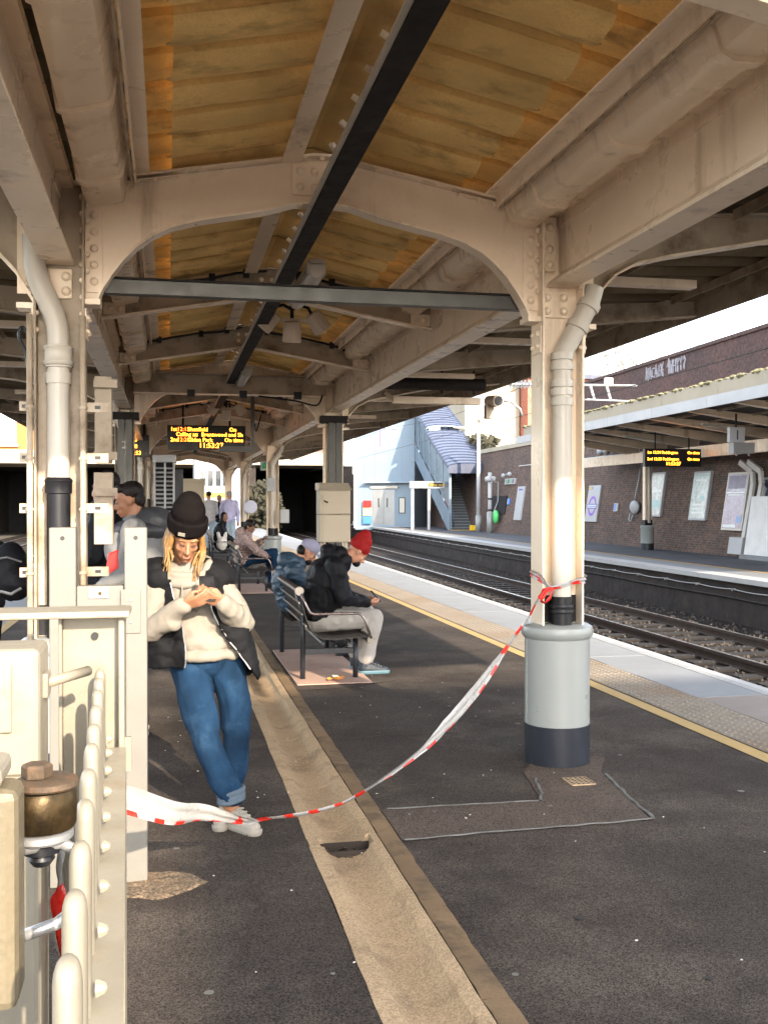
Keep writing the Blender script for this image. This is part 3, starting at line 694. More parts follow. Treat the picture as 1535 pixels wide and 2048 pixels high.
def downpipe(y, s, par, style):
    cx = CX0 + s * HA; py = y - .085
    r = .057
    m = MB()
    if s > 0:
        path = [(cx + .20, py, 2.84), (cx + .175, py, 2.75), (cx + .085, py, 2.585), (cx + .02, py, 2.47), (cx - .005, py, 2.40), (cx - .005, py, 1.0)]
        m.tube(path, r, 18); o = m.build('downpipe', PIPE, par, auto=True)
        c = MB()
        d = (Vector(path[1]) - Vector(path[2])).normalized()
        for t in (.10, .86):
            p = Vector(path[2]).lerp(Vector(path[1]), t); MB().cyl(p - d * .02, p + d * .02, r + .012, n=18).build('pipe_collar', PIPE, o, auto=True)
        for z in (2.42, 2.36, 2.26, 2.21, 2.15): MB().lathe([(r, -.022), (r + .010, -.02), (r + .010, .02), (r, .022)], (cx - .005, py, z), 18).build('pipe_collar', PIPE, o, auto=True)
        b = MB(); b.lathe([(r + .003, .83), (r + .003, 1.0)], (cx - .005, py, 0), 18); b.lathe([(r + .01, .9), (r + .013, .91), (r + .01, .92)], (cx - .005, py, 0), 18); b.lathe([(r + .01, .93), (r + .013, .94), (r + .01, .95)], (cx - .005, py, 0), 18)
        b.build('pipe_shoe', BLACKP, o, auto=True)
    else:
        r = .058
        path = [(cx - .13, py, 2.98), (cx - .125, py, 2.82), (cx - .10, py, 2.73), (cx - .03, py, 2.57), (cx - .01, py, 2.50), (cx - .005, py, 2.42), (cx - .005, py, 1.66)]
        m.tube(path, r, 18); o = m.build('downpipe', PIPE, par, auto=True)
        c = MB()
        c.lathe([(r, -.06), (r + .012, -.058), (r + .012, -.05), (r + .02, -.045), (r + .024, -.03), (r + .016, -.015), (r + .016, .03), (r + .024, .045), (r + .02, .055), (r, .06)], (cx - .005, py, 2.335), 20)
        MB().lathe([(r, -.03), (r + .01, -.03), (r + .01, .03), (r, .03)], (cx - .005, py, 2.22), 18).build('pipe_collar', PIPE, o, auto=True)
        c.build('pipe_collar', PIPE, o, auto=True)
        b = MB(); b.lathe([(r + .004, .25), (r + .004, 1.60), (r + .012, 1.605), (r + .012, 1.66), (r + .016, 1.67), (r + .012, 1.68), (r, 1.69)], (cx - .005, py, 0), 18); b.build('pipe_shoe', BLACKP, o, auto=True)
    return o
for i, y in enumerate(FR):
    near = i == 0
    truss(y, near)
    for s in (-1, 1):
        c = column(y, s, near, i); cantilever(y, s, True, near)
        if i in (0, 2, 3) or s < 0: downpipe(y, s, c, 0)
for y in RAF:
    if y in FR: continue
    rafter(y)
    for s in (-1, 1): cantilever(y, s, False, False)
# girders along the column lines, in bays
bays = [YS] + FR + [YE]
for s in (-1, 1):
    gx = CX0 + s * (HA + .012)
    for a, b_ in zip(bays[:-1], bays[1:]):
        a2, b2 = a + .008, b_ - .008
        o = MB().box(gx - .006, gx + .006, a2, b2, 2.86, 3.275).build('girder', CREAM, can)
        MB().box(gx - .085, gx + .085, a2, b2, 2.842, 2.859).build('bottom_flange', CREAM, o, bevel=.002)
        MB().box(gx - .085, gx + .085, a2, b2, 3.276, 3.292).build('top_flange', CREAM, o)
        for k in (-1, 1): m = MB(); m.prism([(gx + k * .0065, 2.8595), (gx + k * .075, 2.8595), (gx + k * .075, 2.868), (gx + k * .0065, 2.93)], 'y', a2, b2); m.build('flange_angle', CREAM, o); m = MB(); m.prism([(gx + k * .0065, 3.2755), (gx + k * .0065, 3.20), (gx + k * .016, 3.20), (gx + k * .016, 3.262), (gx + k * .08, 3.262), (gx + k * .08, 3.2755)], 'y', a2, b2); m.build('flange_angle', CREAM, o)
# purlins
for s in (-1, 1):
    def X(d): return CX0 + s * d
    for y0, y1 in zip([YS] + [r for r in RAF if r > YS], [r for r in RAF if r > YS] + [YE]):
        if y1 - y0 < .3: continue
        a, b_ = y0 + .06, y1 - .06
        o = MB().prism([(X(.955), 3.365), (X(1.035), 3.365), (X(1.035), 3.285), (X(1.024), 3.285), (X(1.024), 3.354), (X(.955), 3.354)], 'y', a, b_).build('eave_purlin', CREAM, can)
        cl = MB()
        yy = a + .2
        while yy < b_: cl.cyl((X(1.045), yy, 3.27), (X(1.045), yy, 3.33), .006, n=6); yy += .42
        cl.tube([(X(1.047), a, 3.275), (X(1.047), b_, 3.275)], .007, 6); cl.build('hook_bolts', CREAMD, o)['kind'] = 'stuff'
        if s < 0: xs = (.125, .235)
        else: xs = (.125, .19)
        o = MB().prism([(X(xs[0]), 3.475), (X(xs[1]), 3.462), (X(xs[1]), 3.472), (X((xs[0] + xs[1]) / 2 + .008), 3.478), (X((xs[0] + xs[1]) / 2 + .008), 3.555), (X((xs[0] + xs[1]) / 2 - .004), 3.556), (X((xs[0] + xs[1]) / 2 - .004), 3.48), (X(xs[0]), 3.485)], 'y', a, b_).build('ridge_purlin', CREAM, can)
        MB().prism([(X(2.55), 3.36), (X(2.63), 3.36), (X(2.63), 3.35), (X(2.56), 3.35), (X(2.56), 3.29), (X(2.55), 3.29)], 'y', a, b_).build('outer_purlin', CREAMD, can)
        MB().prism([(X(3.62), 3.43), (X(3.70), 3.43), (X(3.70), 3.42), (X(3.63), 3.42), (X(3.63), 3.36), (X(3.62), 3.36)], 'y', a, b_).build('outer_purlin', CREAMD, can)
        # gutter trough length between rafters
        if s > 0: pr = [(1.075, 3.33), (1.085, 3.33), (1.125, 3.215), (1.165, 3.195), (1.275, 3.195), (1.33, 3.25), (1.345, 3.30)]
        else: pr = [(1.06, 3.34), (1.075, 3.335), (1.095, 3.22), (1.10, 3.205), (1.255, 3.165), (1.29, 3.175), (1.31, 3.30)]
        go = MB(); go.strip([(X(p), z) for p, z in pr], 'y', y0 + .01, y1 - .01, .008); g_ = go.build('gutter', CREAM, can, auto=True)
        for k in range(3):
            yy = y0 + (y1 - y0) * (k + .5) / 3
            MB().strip([(X(p) - 0, z - .009) for p, z in pr], 'y', yy - .026, yy + .026, .034).build('gutter_joint', CREAM, g_, auto=True)
# roof sheets: rolled profile running down the slope, each sheet one piece
def sheet_mesh(x0, z0, x1, z1, w, pitch, amp, name, m, thick=.007, wav=0):
    vs = []; nx = 7; ny = int(w / pitch * 20)
    def prof(t):                                         # asymmetric roll and pan
        t = t % 1.0
        if t < .88: return -amp * .5 * math.sin(t / .88 * math.pi) ** .55 - amp * .25 * (1 - t / .88)
        return amp * (.95 * math.sin((t - .88) / .12 * math.pi) ** .7 - .25 * (t - .88) / .12)
    for i in range(nx + 1):
        u = i / nx
        for j in range(ny + 1):
            v = w * j / ny
            e = .004 * noise.noise(Vector((u * 3, v * 4, 1.3)))
            xw = (wav * prof(v / pitch + .3) if i == nx else 0)
            vs.append((x0 + (x1 - x0) * u + xw, v, z0 + (z1 - z0) * u + prof(v / pitch) + e))
    n = ny + 1; b = MB()
    fs = [(i * n + j, i * n + j + 1, (i + 1) * n + j + 1, (i + 1) * n + j) for i in range(nx) for j in range(ny)]
    o = len(vs); vs += [(x, y, z + thick) for x, y, z in vs]
    fs += [(o + a, o + d, o + c, o + b2) for a, b2, c, d in fs]
    fs += [(nx * n + j, nx * n + j + 1, o + nx * n + j + 1, o + nx * n + j) for j in range(ny)] + [(j, o + j, o + j + 1, j + 1) for j in range(ny)]
    b.add(vs, fs); me = b.mesh(name, m, True); me.set_sharp_from_angle(angle=R(35)) if hasattr(me, 'set_sharp_from_angle') else None; return me
W_ = 1.05; PT = .35
for s in (-1, 1):
    me = sheet_mesh(s * .14, 3.60, s * .85, 3.455, W_ + .02, PT, .085, 'roof_sheet', SHEET, wav=s * .25)
    me2 = sheet_mesh(s * .70, 3.545, s * 1.30, 3.415, W_ + .02, PT, .085, 'eave_sheet', SHEET)
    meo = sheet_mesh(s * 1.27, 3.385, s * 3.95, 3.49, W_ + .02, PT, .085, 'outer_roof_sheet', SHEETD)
    y = YS - .25; k = 0
    while y < YE:
        dz = .006 * (k % 2)
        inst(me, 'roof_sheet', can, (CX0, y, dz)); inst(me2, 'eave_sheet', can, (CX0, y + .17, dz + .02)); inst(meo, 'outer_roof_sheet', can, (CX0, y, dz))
        y += W_; k += 1
# ridge caps
rc = MB().strip([(-.22, 3.645), (-.08, 3.69), (0, 3.71), (.08, 3.69), (.22, 3.645)], 'y', 0, 1.06, .008).mesh('ridge_cap', SHEETD)
y = YS - .2
while y < YE: inst(rc, 'ridge_cap', can, (CX0, y, .01 * (int(y) % 2))); y += 1.05
# blocks and hooks along the ridge void
hk = MB().obox((0, 0, 0), (.045, .03, .025)).mesh('ridge_hook', CREAMD)
y = YS
while y < 16:
    inst(hk, 'ridge_hook', can, (CX0 + .05, y, 3.55), rot=(.3, .5, random.random())); y += .35
# fascia boards
for s in (-1, 1):
    y = YS - .2
    while y < YE:
        MB().box(*sorted((CX0 + s * 3.95, CX0 + s * 3.975)), y + .003, min(YE, y + 2.85) - .003, 3.27, 3.53).build('fascia_board', CREAMD, can); y += 2.85
# cable tray under the ridge
o = MB().prism([(.795, 3.19), (.905, 3.19), (.905, 3.235), (.897, 3.235), (.897, 3.198), (.803, 3.198), (.803, 3.235), (.795, 3.235)], 'y', YS, 34).build('cable_tray', DKSTEEL, can)
MB().box(.768, .793, YS, 34, 3.2, 3.212).build('tray_flange', TRAYEDGE, o)
for k in range(5): MB().tube([(.81 + .02 * k, YS, 3.212), (.81 + .02 * k, 34, 3.212)], .009, 5).build('cable', BLACKP, o)
for y in RAF[:11]: MB().cyl((.85, y + .06, 3.23), (.85, y + .06, 3.30), .006, n=6).build('tray_hanger', DKSTEEL, o)
# dark tie bar across the first frame
o = MB().prism([(5.90, 2.72), (5.97, 2.72), (5.97, 2.80), (5.90, 2.80)], 'x', CX0 - 1.29, CX0 + 1.29).build('tie_bar', GREYSTEEL, can, bevel=.003)
MB().box(CX0 - 1.29, CX0 + 1.29, 5.892, 5.978, 2.801, 2.812).build('tie_bar_lid', DKSTEEL, o)
# deep cross beam at second frame
y = FR[1] - .16
o = MB().box(CX0 - 1.30, CX0 + 1.30, y - .006, y + .006, 3.05, 3.30).build('cross_beam', CREAMD, can)
MB().box(CX0 - 1.31, CX0 + 1.31, y - .07, y + .07, 3.034, 3.048).build('bottom_flange', CREAM, o); MB().box(CX0 - 1.31, CX0 + 1.31, y - .07, y + .07, 3.302, 3.316).build('top_flange', CREAMD, o)
for dx in (-.55, .15, .9): MB().box(CX0 + dx - .05, CX0 + dx + .05, y - .1, y - .01, 2.99, 3.09).build('junction_box', BLACKP, o)
# grey side panels fixed on the second column pair
for s in (-1, 1):
    cx = CX0 + s * HA
    for dx in (-.085, .015): MB().box(cx + dx, cx + dx + .085, FR[1] - .16, FR[1] - .108, .3 if s > 0 else .4, 2.68).build('cable_cover', GREYSTEEL, can, bevel=.004)
    MB().box(cx - .19, cx + .19, FR[1] - .17, FR[1] + .1, 2.68, 2.78).build('junction_box', DKSTEEL, can)
# conduits with saddles on the left column
cx = CX0 - HA
for dx in (-.145, .125):
    o = MB().tube([(cx + dx, Y0 - .135, .4), (cx + dx, Y0 - .135, 2.55)], .016, 10).build('conduit', CREAMD, can, smooth=True)
    for z in (1.18, 1.52, 1.79, 2.06):
        q = MB().box(cx + dx - .055 - (0 if dx < 0 else -.045), cx + dx + (.0 if dx < 0 else .13), Y0 - .118, Y0 - .103, z - .02, z + .03); q.build('saddle_bracket', CREAMD, o)
        q = MB(); q.lathe([(.016, -.007), (.023, -.007), (.023, .007), (.016, .007)], (cx + dx, Y0 - .135, z), 10); q.build('saddle_clip', CREAMD, o)
        q = MB().box(cx + dx - (.042 if dx < 0 else -.06), cx + dx - (.02 if dx < 0 else -.09), Y0 - .1195, Y0 - .117, z - .004, z + .014); q.build('slot', INK, o)
# tall brown cable box on the inner side of left column
o = MB().box(-.435, -.335, 6.5, 6.62, 1.80, 2.33).build('cable_box', CREAMD, can, bevel=.004)
MB().box(-.44, -.33, 6.49, 6.625, 1.30, 1.74).build('cable_box', CREAMD, can, bevel=.004)
for z in (1.84, 2.28, 1.62): MB().box(-.44, -.30, 6.455, 6.485, z - .025, z + .025).build('saddle_bracket', CREAMD, can)

# black cables clipped along some rafters and down from boxes
for y in (8.67, 11.52, 17.22, 20.07):
    if y in RAF or True:
        for s_ in (-1, 1):
            P = [(CX0 + s_ * d, y - .06, topz(d) - .01 - .012 * math.sin(d * 9 + y)) for d in (.05, .3, .55, .8, 1.05, 1.3)]
            o = MB().tube(P, .011, 6).build('rafter_cable', BLACKP, can, smooth=True)
            for d in (.22, .5, .95, 1.1): MB().box(CX0 + s_ * d - .025, CX0 + s_ * d + .025, y - .085, y - .05, topz(d) - .05, topz(d) + .02).build('cable_clip', BLACKP, o)
for (P, r) in (([(2.1, 14.1, 3.05), (2.0, 14.0, 2.9), (1.7, 13.95, 2.95), (1.2, 13.9, 3.0)], .012), ([(1.6, 18, 3.1), (1.5, 17.8, 2.8), (1.45, 17.5, 2.9)], .012), ([(-.72, 5.70, 2.45), (-.75, 5.70, 2.48), (-.765, 5.70, 2.43), (-.73, 5.70, 2.34), (-.715, 5.70, 2.22)], .010), ([(2.45, 5.0, 3.1), (2.46, 3.5, 3.08), (2.44, 2.3, 3.1)], .012)):
    MB().tube(catm([Vector(p) for p in P]), r, 6).build('loose_cable', BLACKP, can, smooth=True)
for s_ in (-1, 1):
    for y in (7.2, 10.1, 13.0, 16.2, 19.5): MB().box(CX0 + s_ * 2.5 - .6, CX0 + s_ * 2.5 + .6, y, y + .1, 3.20, 3.26).build('strip_light', CREAM, can)
# ================================================================== OPPOSITE SIDE, FAR END
def WP(y, z, off=0.): return (15.2 + .035 * y + .15 * z - off, y, z)
def wall_panel(b, y0, y1, z0, z1, o0, o1):
    vs = [WP(y0, z0, o0), WP(y1, z0, o0), WP(y1, z1, o0), WP(y0, z1, o0), WP(y0, z0, o1), WP(y1, z0, o1), WP(y1, z1, o1), WP(y0, z1, o1)]
    b.add(vs, [(0, 3, 2, 1), (4, 5, 6, 7), (0, 1, 5, 4), (1, 2, 6, 5), (2, 3, 7, 6), (3, 0, 4, 7)]); return b
ow = thing('retaining_wall', 'long dark battered brick retaining wall behind the opposite platform', 'wall')
b = MB(); wall_panel(b, 12, 80, -.1, 4.45, 0, -1.2); b.build('brickwork', BRICKO, ow)
y = 12.
while y < 79:
    b = MB(); wall_panel(b, y + .006, y + 1.794, 4.45, 4.68, .07, -1.2); b.build('coping_stone', STONE, ow); y += 1.8
def PXp(y): return 16.35 + .035 * y
b = MB()
for a, c, z0, z1, d in ((12, 46, 4.6, 6.74, 0), (12, 46, 6.74, 6.86, -.06)):
    b.add([(PXp(a) + d, a, z0), (PXp(c) + d, c, z0), (PXp(c) + 1.5, c, z0), (PXp(a) + 1.5, a, z0), (PXp(a) + d, a, z1), (PXp(c) + d, c, z1), (PXp(c) + 1.5, c, z1), (PXp(a) + 1.5, a, z1)],
          [(0, 3, 2, 1), (4, 5, 6, 7), (0, 1, 5, 4), (1, 2, 6, 5), (2, 3, 7, 6), (3, 0, 4, 7)])
par = tag(b.build('brick_parapet', BRICKP), 'dark red brick parapet wall rising above the opposite canopy', 'wall')
# graffiti strokes on the parapet (as seen: two jagged words)
def stroke(pts, y0, h, w=.55):
    P = [(PXp(y0 - p[0] * w) - .02, y0 - p[0] * w, 6.17 + p[1] * h + random.uniform(-.03, .03)) for p in pts]
    gb.tube(P, .036, 5)
LET = {'H': [[(0, 0), (.1, 1)], [(.9, 0), (.8, 1)], [(.05, .5), (.85, .55)]], 'A': [[(0, 0), (.5, 1), (.9, 0)], [(.2, .4), (.75, .4)]], 'C': [[(.9, .9), (.2, .8), (.1, .2), (.8, .05)]],
       'I': [[(.4, .0), (.5, 1)]], 'X': [[(0, 0), (.9, 1)], [(0, 1), (.9, 0)], [(0, .5), (.9, .5)]], '4': [[(.7, 0), (.7, 1), (.1, .4), (.95, .45)]], 'W': [[(0, 1), (.2, 0), (.45, .7), (.7, 0), (.95, 1)]], 'Y': [[(.1, 1), (.45, .5), (.85, 1)], [(.45, .5), (.5, 0)]], '?': [[(.1, .8), (.5, 1), (.8, .7), (.45, .4), (.45, .15)], [(.45, .02), (.47, .06)]],
       'N': [[(0, 0), (.1, 1), (.8, 0), (.9, 1)]]}
GRAF = mat('graffiti_paint', (.30, .29, .32), .7, .2, 6)
yy = 35.7
for ch in 'NACAIX 4WHYY?':
    if ch != ' ':
        gb = MB()
        for st_ in LET[ch]: stroke(st_, yy, random.uniform(.42, .52) if ch != '4' else .62, .23)
        gb.build('graffiti_letter', GRAF, par)
    yy -= .25
# ---- opposite canopy
oc = thing('opposite_canopy', 'flat canopy over the opposite platform with white fascia and cream beams', 'canopy')
def FX(y): return O(y) + .58
def slab(b, x0, x1, a, c, z0, z1, z0b=None, z1b=None):
    z0b = z0 if z0b is None else z0b; z1b = z1 if z1b is None else z1b
    b.add([(x0(a), a, z0), (x1(a), a, z0b), (x1(c), c, z0b), (x0(c), c, z0), (x0(a), a, z1), (x1(a), a, z1b), (x1(c), c, z1b), (x0(c), c, z1)],
          [(0, 3, 2, 1), (4, 5, 6, 7), (0, 1, 5, 4), (1, 2, 6, 5), (2, 3, 7, 6), (3, 0, 4, 7)]); return b
y = 13.0
while y < 36.8:
    c = min(y + 3.0, 36.9)
    slab(MB(), FX, lambda v: FX(v) + .06, y + .006, c - .006, 3.80, 4.06).build('fascia_board', WHITEP, oc)
    slab(MB(), lambda v: FX(v) + .30, lambda v: FX(v) + .55, y + .006, c - .006, 4.06, 4.44).build('concrete_edge', STONE, oc)
    mb = MB(); n = 30
    for i in range(n):
        yv = y + (c - y) * (i + random.random()) / n
        mb.ell((FX(yv) + .38 + random.uniform(-.1, .1), yv, 4.44), (.1, random.uniform(.06, .13), random.uniform(.02, .07)), 6, 4)
    q = mb.build('moss', MOSS, oc); q['kind'] = 'stuff'
    y = c
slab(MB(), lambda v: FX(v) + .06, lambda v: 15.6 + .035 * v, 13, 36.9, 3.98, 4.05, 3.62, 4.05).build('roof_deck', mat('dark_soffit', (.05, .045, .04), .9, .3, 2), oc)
for y in [14.2 + 2.28 * i for i in range(10)]:
    m = MB(); x0, x1 = FX(y) + .062, 15.6 + .035 * y
    m.prism([(x0, 3.86), (x1, 3.30), (x1, 3.60), (x0, 3.96)], 'y', y - .05, y + .05); bo = m.build('beam', CREAM, oc)
    MB().prism([(x0, 3.845), (x1, 3.285), (x1, 3.30), (x0, 3.86)], 'y', y - .09, y + .09).build('beam_flange', CREAM, bo)
for k, fx in enumerate((.22, .45, .7)):
    m = MB(); slab(m, lambda v: FX(v) + (16.6 - 12.3) * fx, lambda v: FX(v) + (16.6 - 12.3) * fx + .09, 13.2, 36.8, 3.92 - .36 * fx, 3.975 - .36 * fx); m.build('purlin', CREAMD, oc)
slab(MB(), lambda v: 15.0 + .02 * v, lambda v: 15.15 + .02 * v, 13, 37.5, 2.93, 3.27).build('girder', CREAM, oc)
for y in (22.4, 31.8):
    x = 15.0 + .02 * y + .07
    p = MB().box(x - .11, x + .11, y - .01, y + .01, 0, 2.93).build('post', CREAM, oc)
    for k in (-1, 1): MB().box(*sorted((x + k * .11, x + k * .125)), y - .09, y + .09, 0, 2.93).build('post_flange', CREAM, p)
    MB().tube([(x + .02, y - .09, .9), (x + .02, y - .09, 2.85)], .055, 10).build('downpipe', PIPE, p, smooth=True)
    MB().lathe([(.22, .22), (.22, .72), (.235, .74), (.235, .79), (.19, .82)], (x, y, 0), 18).build('jacket', GREYJ, p, auto=True); MB().lathe([(.222, 0), (.222, .22)], (x, y, 0), 18).build('jacket_band', NAVY, p, auto=True); MB().box(x - .13, x + .13, y - .1, y + .1, .82, 1.0).build('black_band', BLACKP, p)
for y in (19.0, 24.5, 29.5): MB().beam((FX(y) + 1.2, y, 3.62), (FX(y) + 2.5, y + .1, 3.50), .09, .06).build('strip_light', LAMPW, oc)
# brackets past the end of the canopy roof
for y in (38.2, 39.6, 41.0): MB().beam((16.7 + .035 * y - .9, y, 4.35), (16.7 + .035 * y, y, 4.1), .06, .1).build('bracket', WHITEP, oc)
slab(MB(), lambda v: 15.7 + .035 * v, lambda v: 15.8 + .035 * v, 37.2, 42.5, 4.3, 4.42).build('end_fascia', WHITEP, oc)

# ---- things on the opposite side
def poster(name, label, cat, y0, y1, z0, z1, frame, face, bands):
    t = thing(name, label, cat, WP((y0 + y1) / 2, z0)); lo = Vector(t.location)
    def P(b, a, c, d, e, o0, o1):
        m_ = MB(); wall_panel(m_, a, c, d, e, o0, o1); m_.v = [tuple(Vector(v) - lo) for v in m_.v]; return m_
    P(None, y0, y1, z0, z1, .09, 0).build('case', frame, t)
    P(None, y0 + .06, y1 - .06, z0 + .06, z1 - .06, .096, .089).build('sheet', face, t)
    for (a, c, d, e, m) in bands: P(None, y0 + (y1 - y0) * a, y0 + (y1 - y0) * c, z0 + (z1 - z0) * d, z0 + (z1 - z0) * e, .101, .0955).build('print', m, t)
    return t
PT1 = mat('print_pale', (.62, .66, .64), .4, .1, 6, 0); PT2 = mat('print_teal', (.30, .48, .48), .4, .15, 6, 0); PT3 = mat('print_blue', (.18, .30, .52), .4, .1, 6, 0); PT4 = mat('print_dark', (.16, .15, .22), .4, .2, 3, 0)
poster('wall_poster', 'pale teal poster half hidden behind the opposite canopy post', 'poster', 32.3, 33.35, 1.1, 2.63, WHITEP, POSTERA, [(.12, .88, .2, .38, PT2), (.12, .88, .55, .6, PT1)])
poster('wall_poster', 'pale green poster in a white frame, middle one right of the post', 'poster', 29.08, 30.2, 1.02, 2.57, WHITEP, POSTERA, [(.1, .9, .9, .93, PT2), (.15, .85, .3, .34, PT1), (.15, .85, .22, .25, PT1), (.15, .85, .14, .17, PT1), (.2, .45, .42, .5, PT2), (.15, .8, .8, .84, PT1)])
poster('wall_poster', 'large lilac poster in a cream lightbox frame beside two bent conduits', 'poster', 26.8, 28.0, .76, 2.47, LAMPW, POSTERB, [(.08, .92, .64, .665, PT1), (.15, .85, .60, .62, PT1), (.3, .7, .685, .70, PT1), (.08, .3, .13, .25, PT3), (.3, .92, .05, .10, PT1), (.1, .9, .72, .94, PT4)])
# roundel sign
t = thing('roundel_sign', 'tall white enamel sign with purple ring and blue bar', 'sign', WP(38.65, .82)); lo = Vector(t.location)
def on(b): b.v = [tuple(Vector(v) - lo) for v in b.v]; return b
on(wall_panel(MB(), 38.03, 39.3, .82, 2.28, .07, 0)).build('panel', WHITEP, t)
rg = MB(); n = 32; vs = []
for i in range(n):
    a = 2 * math.pi * i / n
    for r_ in (.40, .29): vs.append(WP(38.66 + r_ * math.cos(a) * 1.05, 1.45 + r_ * math.sin(a), .076))
rg.add(vs, [(2 * i, 2 * i + 1, (2 * i + 3) % (2 * n), (2 * i + 2) % (2 * n)) for i in range(n)]); on(rg).build('ring', PURPLE, t)
on(wall_panel(MB(), 38.16, 39.16, 1.35, 1.53, .08, .077)).build('name_bar', BLUEINK, t)
on(wall_panel(MB(), 38.21, 39.11, 1.385, 1.495, .083, .0805)).build('name_plate', mat('bar_white', (.66, .68, .76), .5, .04), t)
lb = MB()
for i in range(11): wall_panel(lb, 39.06 - .078 * i, 39.06 - .078 * i - .045, 1.41, 1.47, .086, .0835)
on(lb).build('lettering', BLUEINK, t)
on(wall_panel(MB(), 38.85, 39.22, 2.13, 2.22, .076, .0705)).build('exit_tab', INK, t)
on(wall_panel(MB(), 38.88, 39.19, 2.15, 2.2, .079, .0765)).build('exit_lettering', YELP, t)
on(wall_panel(MB(), 38.25, 38.55, 2.12, 2.18, .076, .0705)).build('logo', PT3, t)
t = thing('wall_sign', 'tall narrow white sign on the brick wall near the stair foot', 'sign', WP(48.4, .73)); lo = Vector(t.location)
on(wall_panel(MB(), 47.9, 49.05, .73, 2.4, .07, 0)).build('panel', WHITEP, t); on(wall_panel(MB(), 48.2, 48.8, 2.2, 2.28, .076, .0705)).build('lettering', BLUEINK, t)
for y_, z_, lab in ((36.3, 1.4, 'small blue and white notice on brickwork right of the roundel sign'), (50.4, 1.65, 'small blue notice left of the narrow white wall sign')):
    t = thing('notice', lab, 'sign', WP(y_, z_ - .15)); lo = Vector(t.location)
    on(wall_panel(MB(), y_ - .2, y_ + .2, z_ - .15, z_ + .16, .05, 0)).build('panel', WHITEP if y_ < 40 else BLUESIGN, t)
    on(wall_panel(MB(), y_ - .0, y_ + .17, z_ - .12, z_ + .13, .056, .0505)).build('symbol', BLUESIGN if y_ < 40 else WHITEP, t)
# hose reel
t = thing('hose_cover', 'white oval cover with a looped pipe on the brick wall', 'cabinet', WP(34.4, 1.0)); lo = Vector(t.location)
m = MB(); 
m.ell((WP(34.4, 1.42, .12)), (.10, .36, .25), 16, 9); on(m).build('cover', WHITEP, t, smooth=True)
m = MB(); m.tube([WP(34.5, 1.7, .1), WP(34.55, 1.9, .08), WP(34.5, 2.3, .06), WP(34.5, 3.0, .06)], .03, 6); m.tube([WP(34.75, 1.2, .1), WP(34.8, .95, .1), WP(34.6, .9, .1), WP(34.5, 1.15, .1)], .03, 6); on(m).build('pipe', WHITEP, t, smooth=True)
# conduits and cabinets at right
t = thing('bent_conduits', 'two grey conduits bending down the wall into a small cabinet', 'conduit', WP(26.7, .5)); lo = Vector(t.location)
for dy in (0, -.45):
    m = MB(); P = [WP(26.95 + dy, 2.75, .35), WP(26.45 + dy, 2.45, .2), WP(26.4 + dy, 2.1, .15), WP(26.5 + dy, .55, .15)]
    for p, q in zip(P[:-1], P[1:]): m.beam(p, q, .16, .08, (1, 0, 0))
    on(m).build('conduit', GREYHOOD if False else mat('conduit_grey', (.45, .44, .41), .5), t)
on(wall_panel(MB(), 26.3, 27.05, .1, .58, .3, 0)).build('cabinet', WHITEP, t)
t = thing('platform_cabinet', 'pale grey cabinet against the brick wall at the right edge', 'cabinet', WP(25.4, 0)); lo = Vector(t.location)
on(wall_panel(MB(), 24.6, 26.05, .12, 1.75, .35, 0)).build('body', mat('cabinet_grey', (.55, .54, .52), .5), t, bevel=.01); on(wall_panel(MB(), 24.5, 26.15, 0, .12, .42, 0)).build('plinth', SLAB, t)
t = thing('wall_timetable', 'dark board with white graffiti marks above the pale cabinet', 'board', WP(25.7, 1.5)); lo = Vector(t.location)
on(wall_panel(MB(), 25.0, 26.3, 1.5, 2.3, .05, 0)).build('panel', mat('navy_panel', (.02, .022, .05), .4), t)
for z in (1.5, 2.22): on(wall_panel(MB(), 25.0, 26.32, z, z + .06, .056, .05)).build('trim', WHITEP, t)
m = MB(); m.tube([WP(26.15, 2.0, .06), WP(26.0, 2.1, .06), WP(25.85, 1.95, .06), WP(25.9, 1.7, .06), WP(26.1, 1.66, .06)], .04, 5); on(m).build('mark', WHITEP, t)
# CCTV and small kit on opposite wall
t = thing('wall_cameras', 'pair of white cameras on the brick wall left of the display', 'camera', WP(37.6, 3.5)); lo = Vector(t.location)
for dy in (.3, -.35):
    m = MB(); m.ell(WP(37.6 + dy, 3.6, .35), (.14, .2, .16), 10, 7); on(m).build('camera', WHITEP, t, smooth=True); m = MB(); m.cyl(WP(37.6 + dy, 3.68, .3), WP(37.6 + dy, 3.95, .02), .04, n=6); on(m).build('arm', WHITEP, t)
t = thing('exit_sign', 'small green and white running figure sign on the far brick wall', 'sign', WP(50.6, 2.5)); lo = Vector(t.location)
on(wall_panel(MB(), 49.7, 51.4, 2.55, 2.85, .1, 0)).build('panel', WHITEP, t)
for k in range(4): on(wall_panel(MB(), 49.85 + .38 * k, 50.05 + .38 * k, 2.6, 2.8, .106, .1)).build('symbol', GREENSIGN if k % 2 else INK, t)
m = MB(); m.tube([WP(51, 3.0, .3), WP(51, 3.15, .05)], .03, 5); m.ell(WP(51.0, 3.0, .35), (.1, .16, .12)); m.ell(WP(49.9, 3.05, .35), (.1, .16, .12)); on(m).build('lamp', WHITEP, t)
m = MB(); m.tube([WP(v, 3.45 - .002 * (50 - v), .03) for v in (49.5, 45, 40, 34)], .025, 5); tag(m.build('wall_conduit', mat('conduit_white', (.55, .54, .52), .5)), 'thin pale conduit running along the brick wall', 'conduit')
t = thing('green_sack', 'bright green plastic sack hanging by the wall near the stairs', 'sack', WP(51.6, .5)); lo = Vector(t.location)
m = MB(); m.ell(WP(51.6, .85, .25), (.14, .30, .36), 12, 8); on(m).build('sack', GREENP, t, smooth=True)
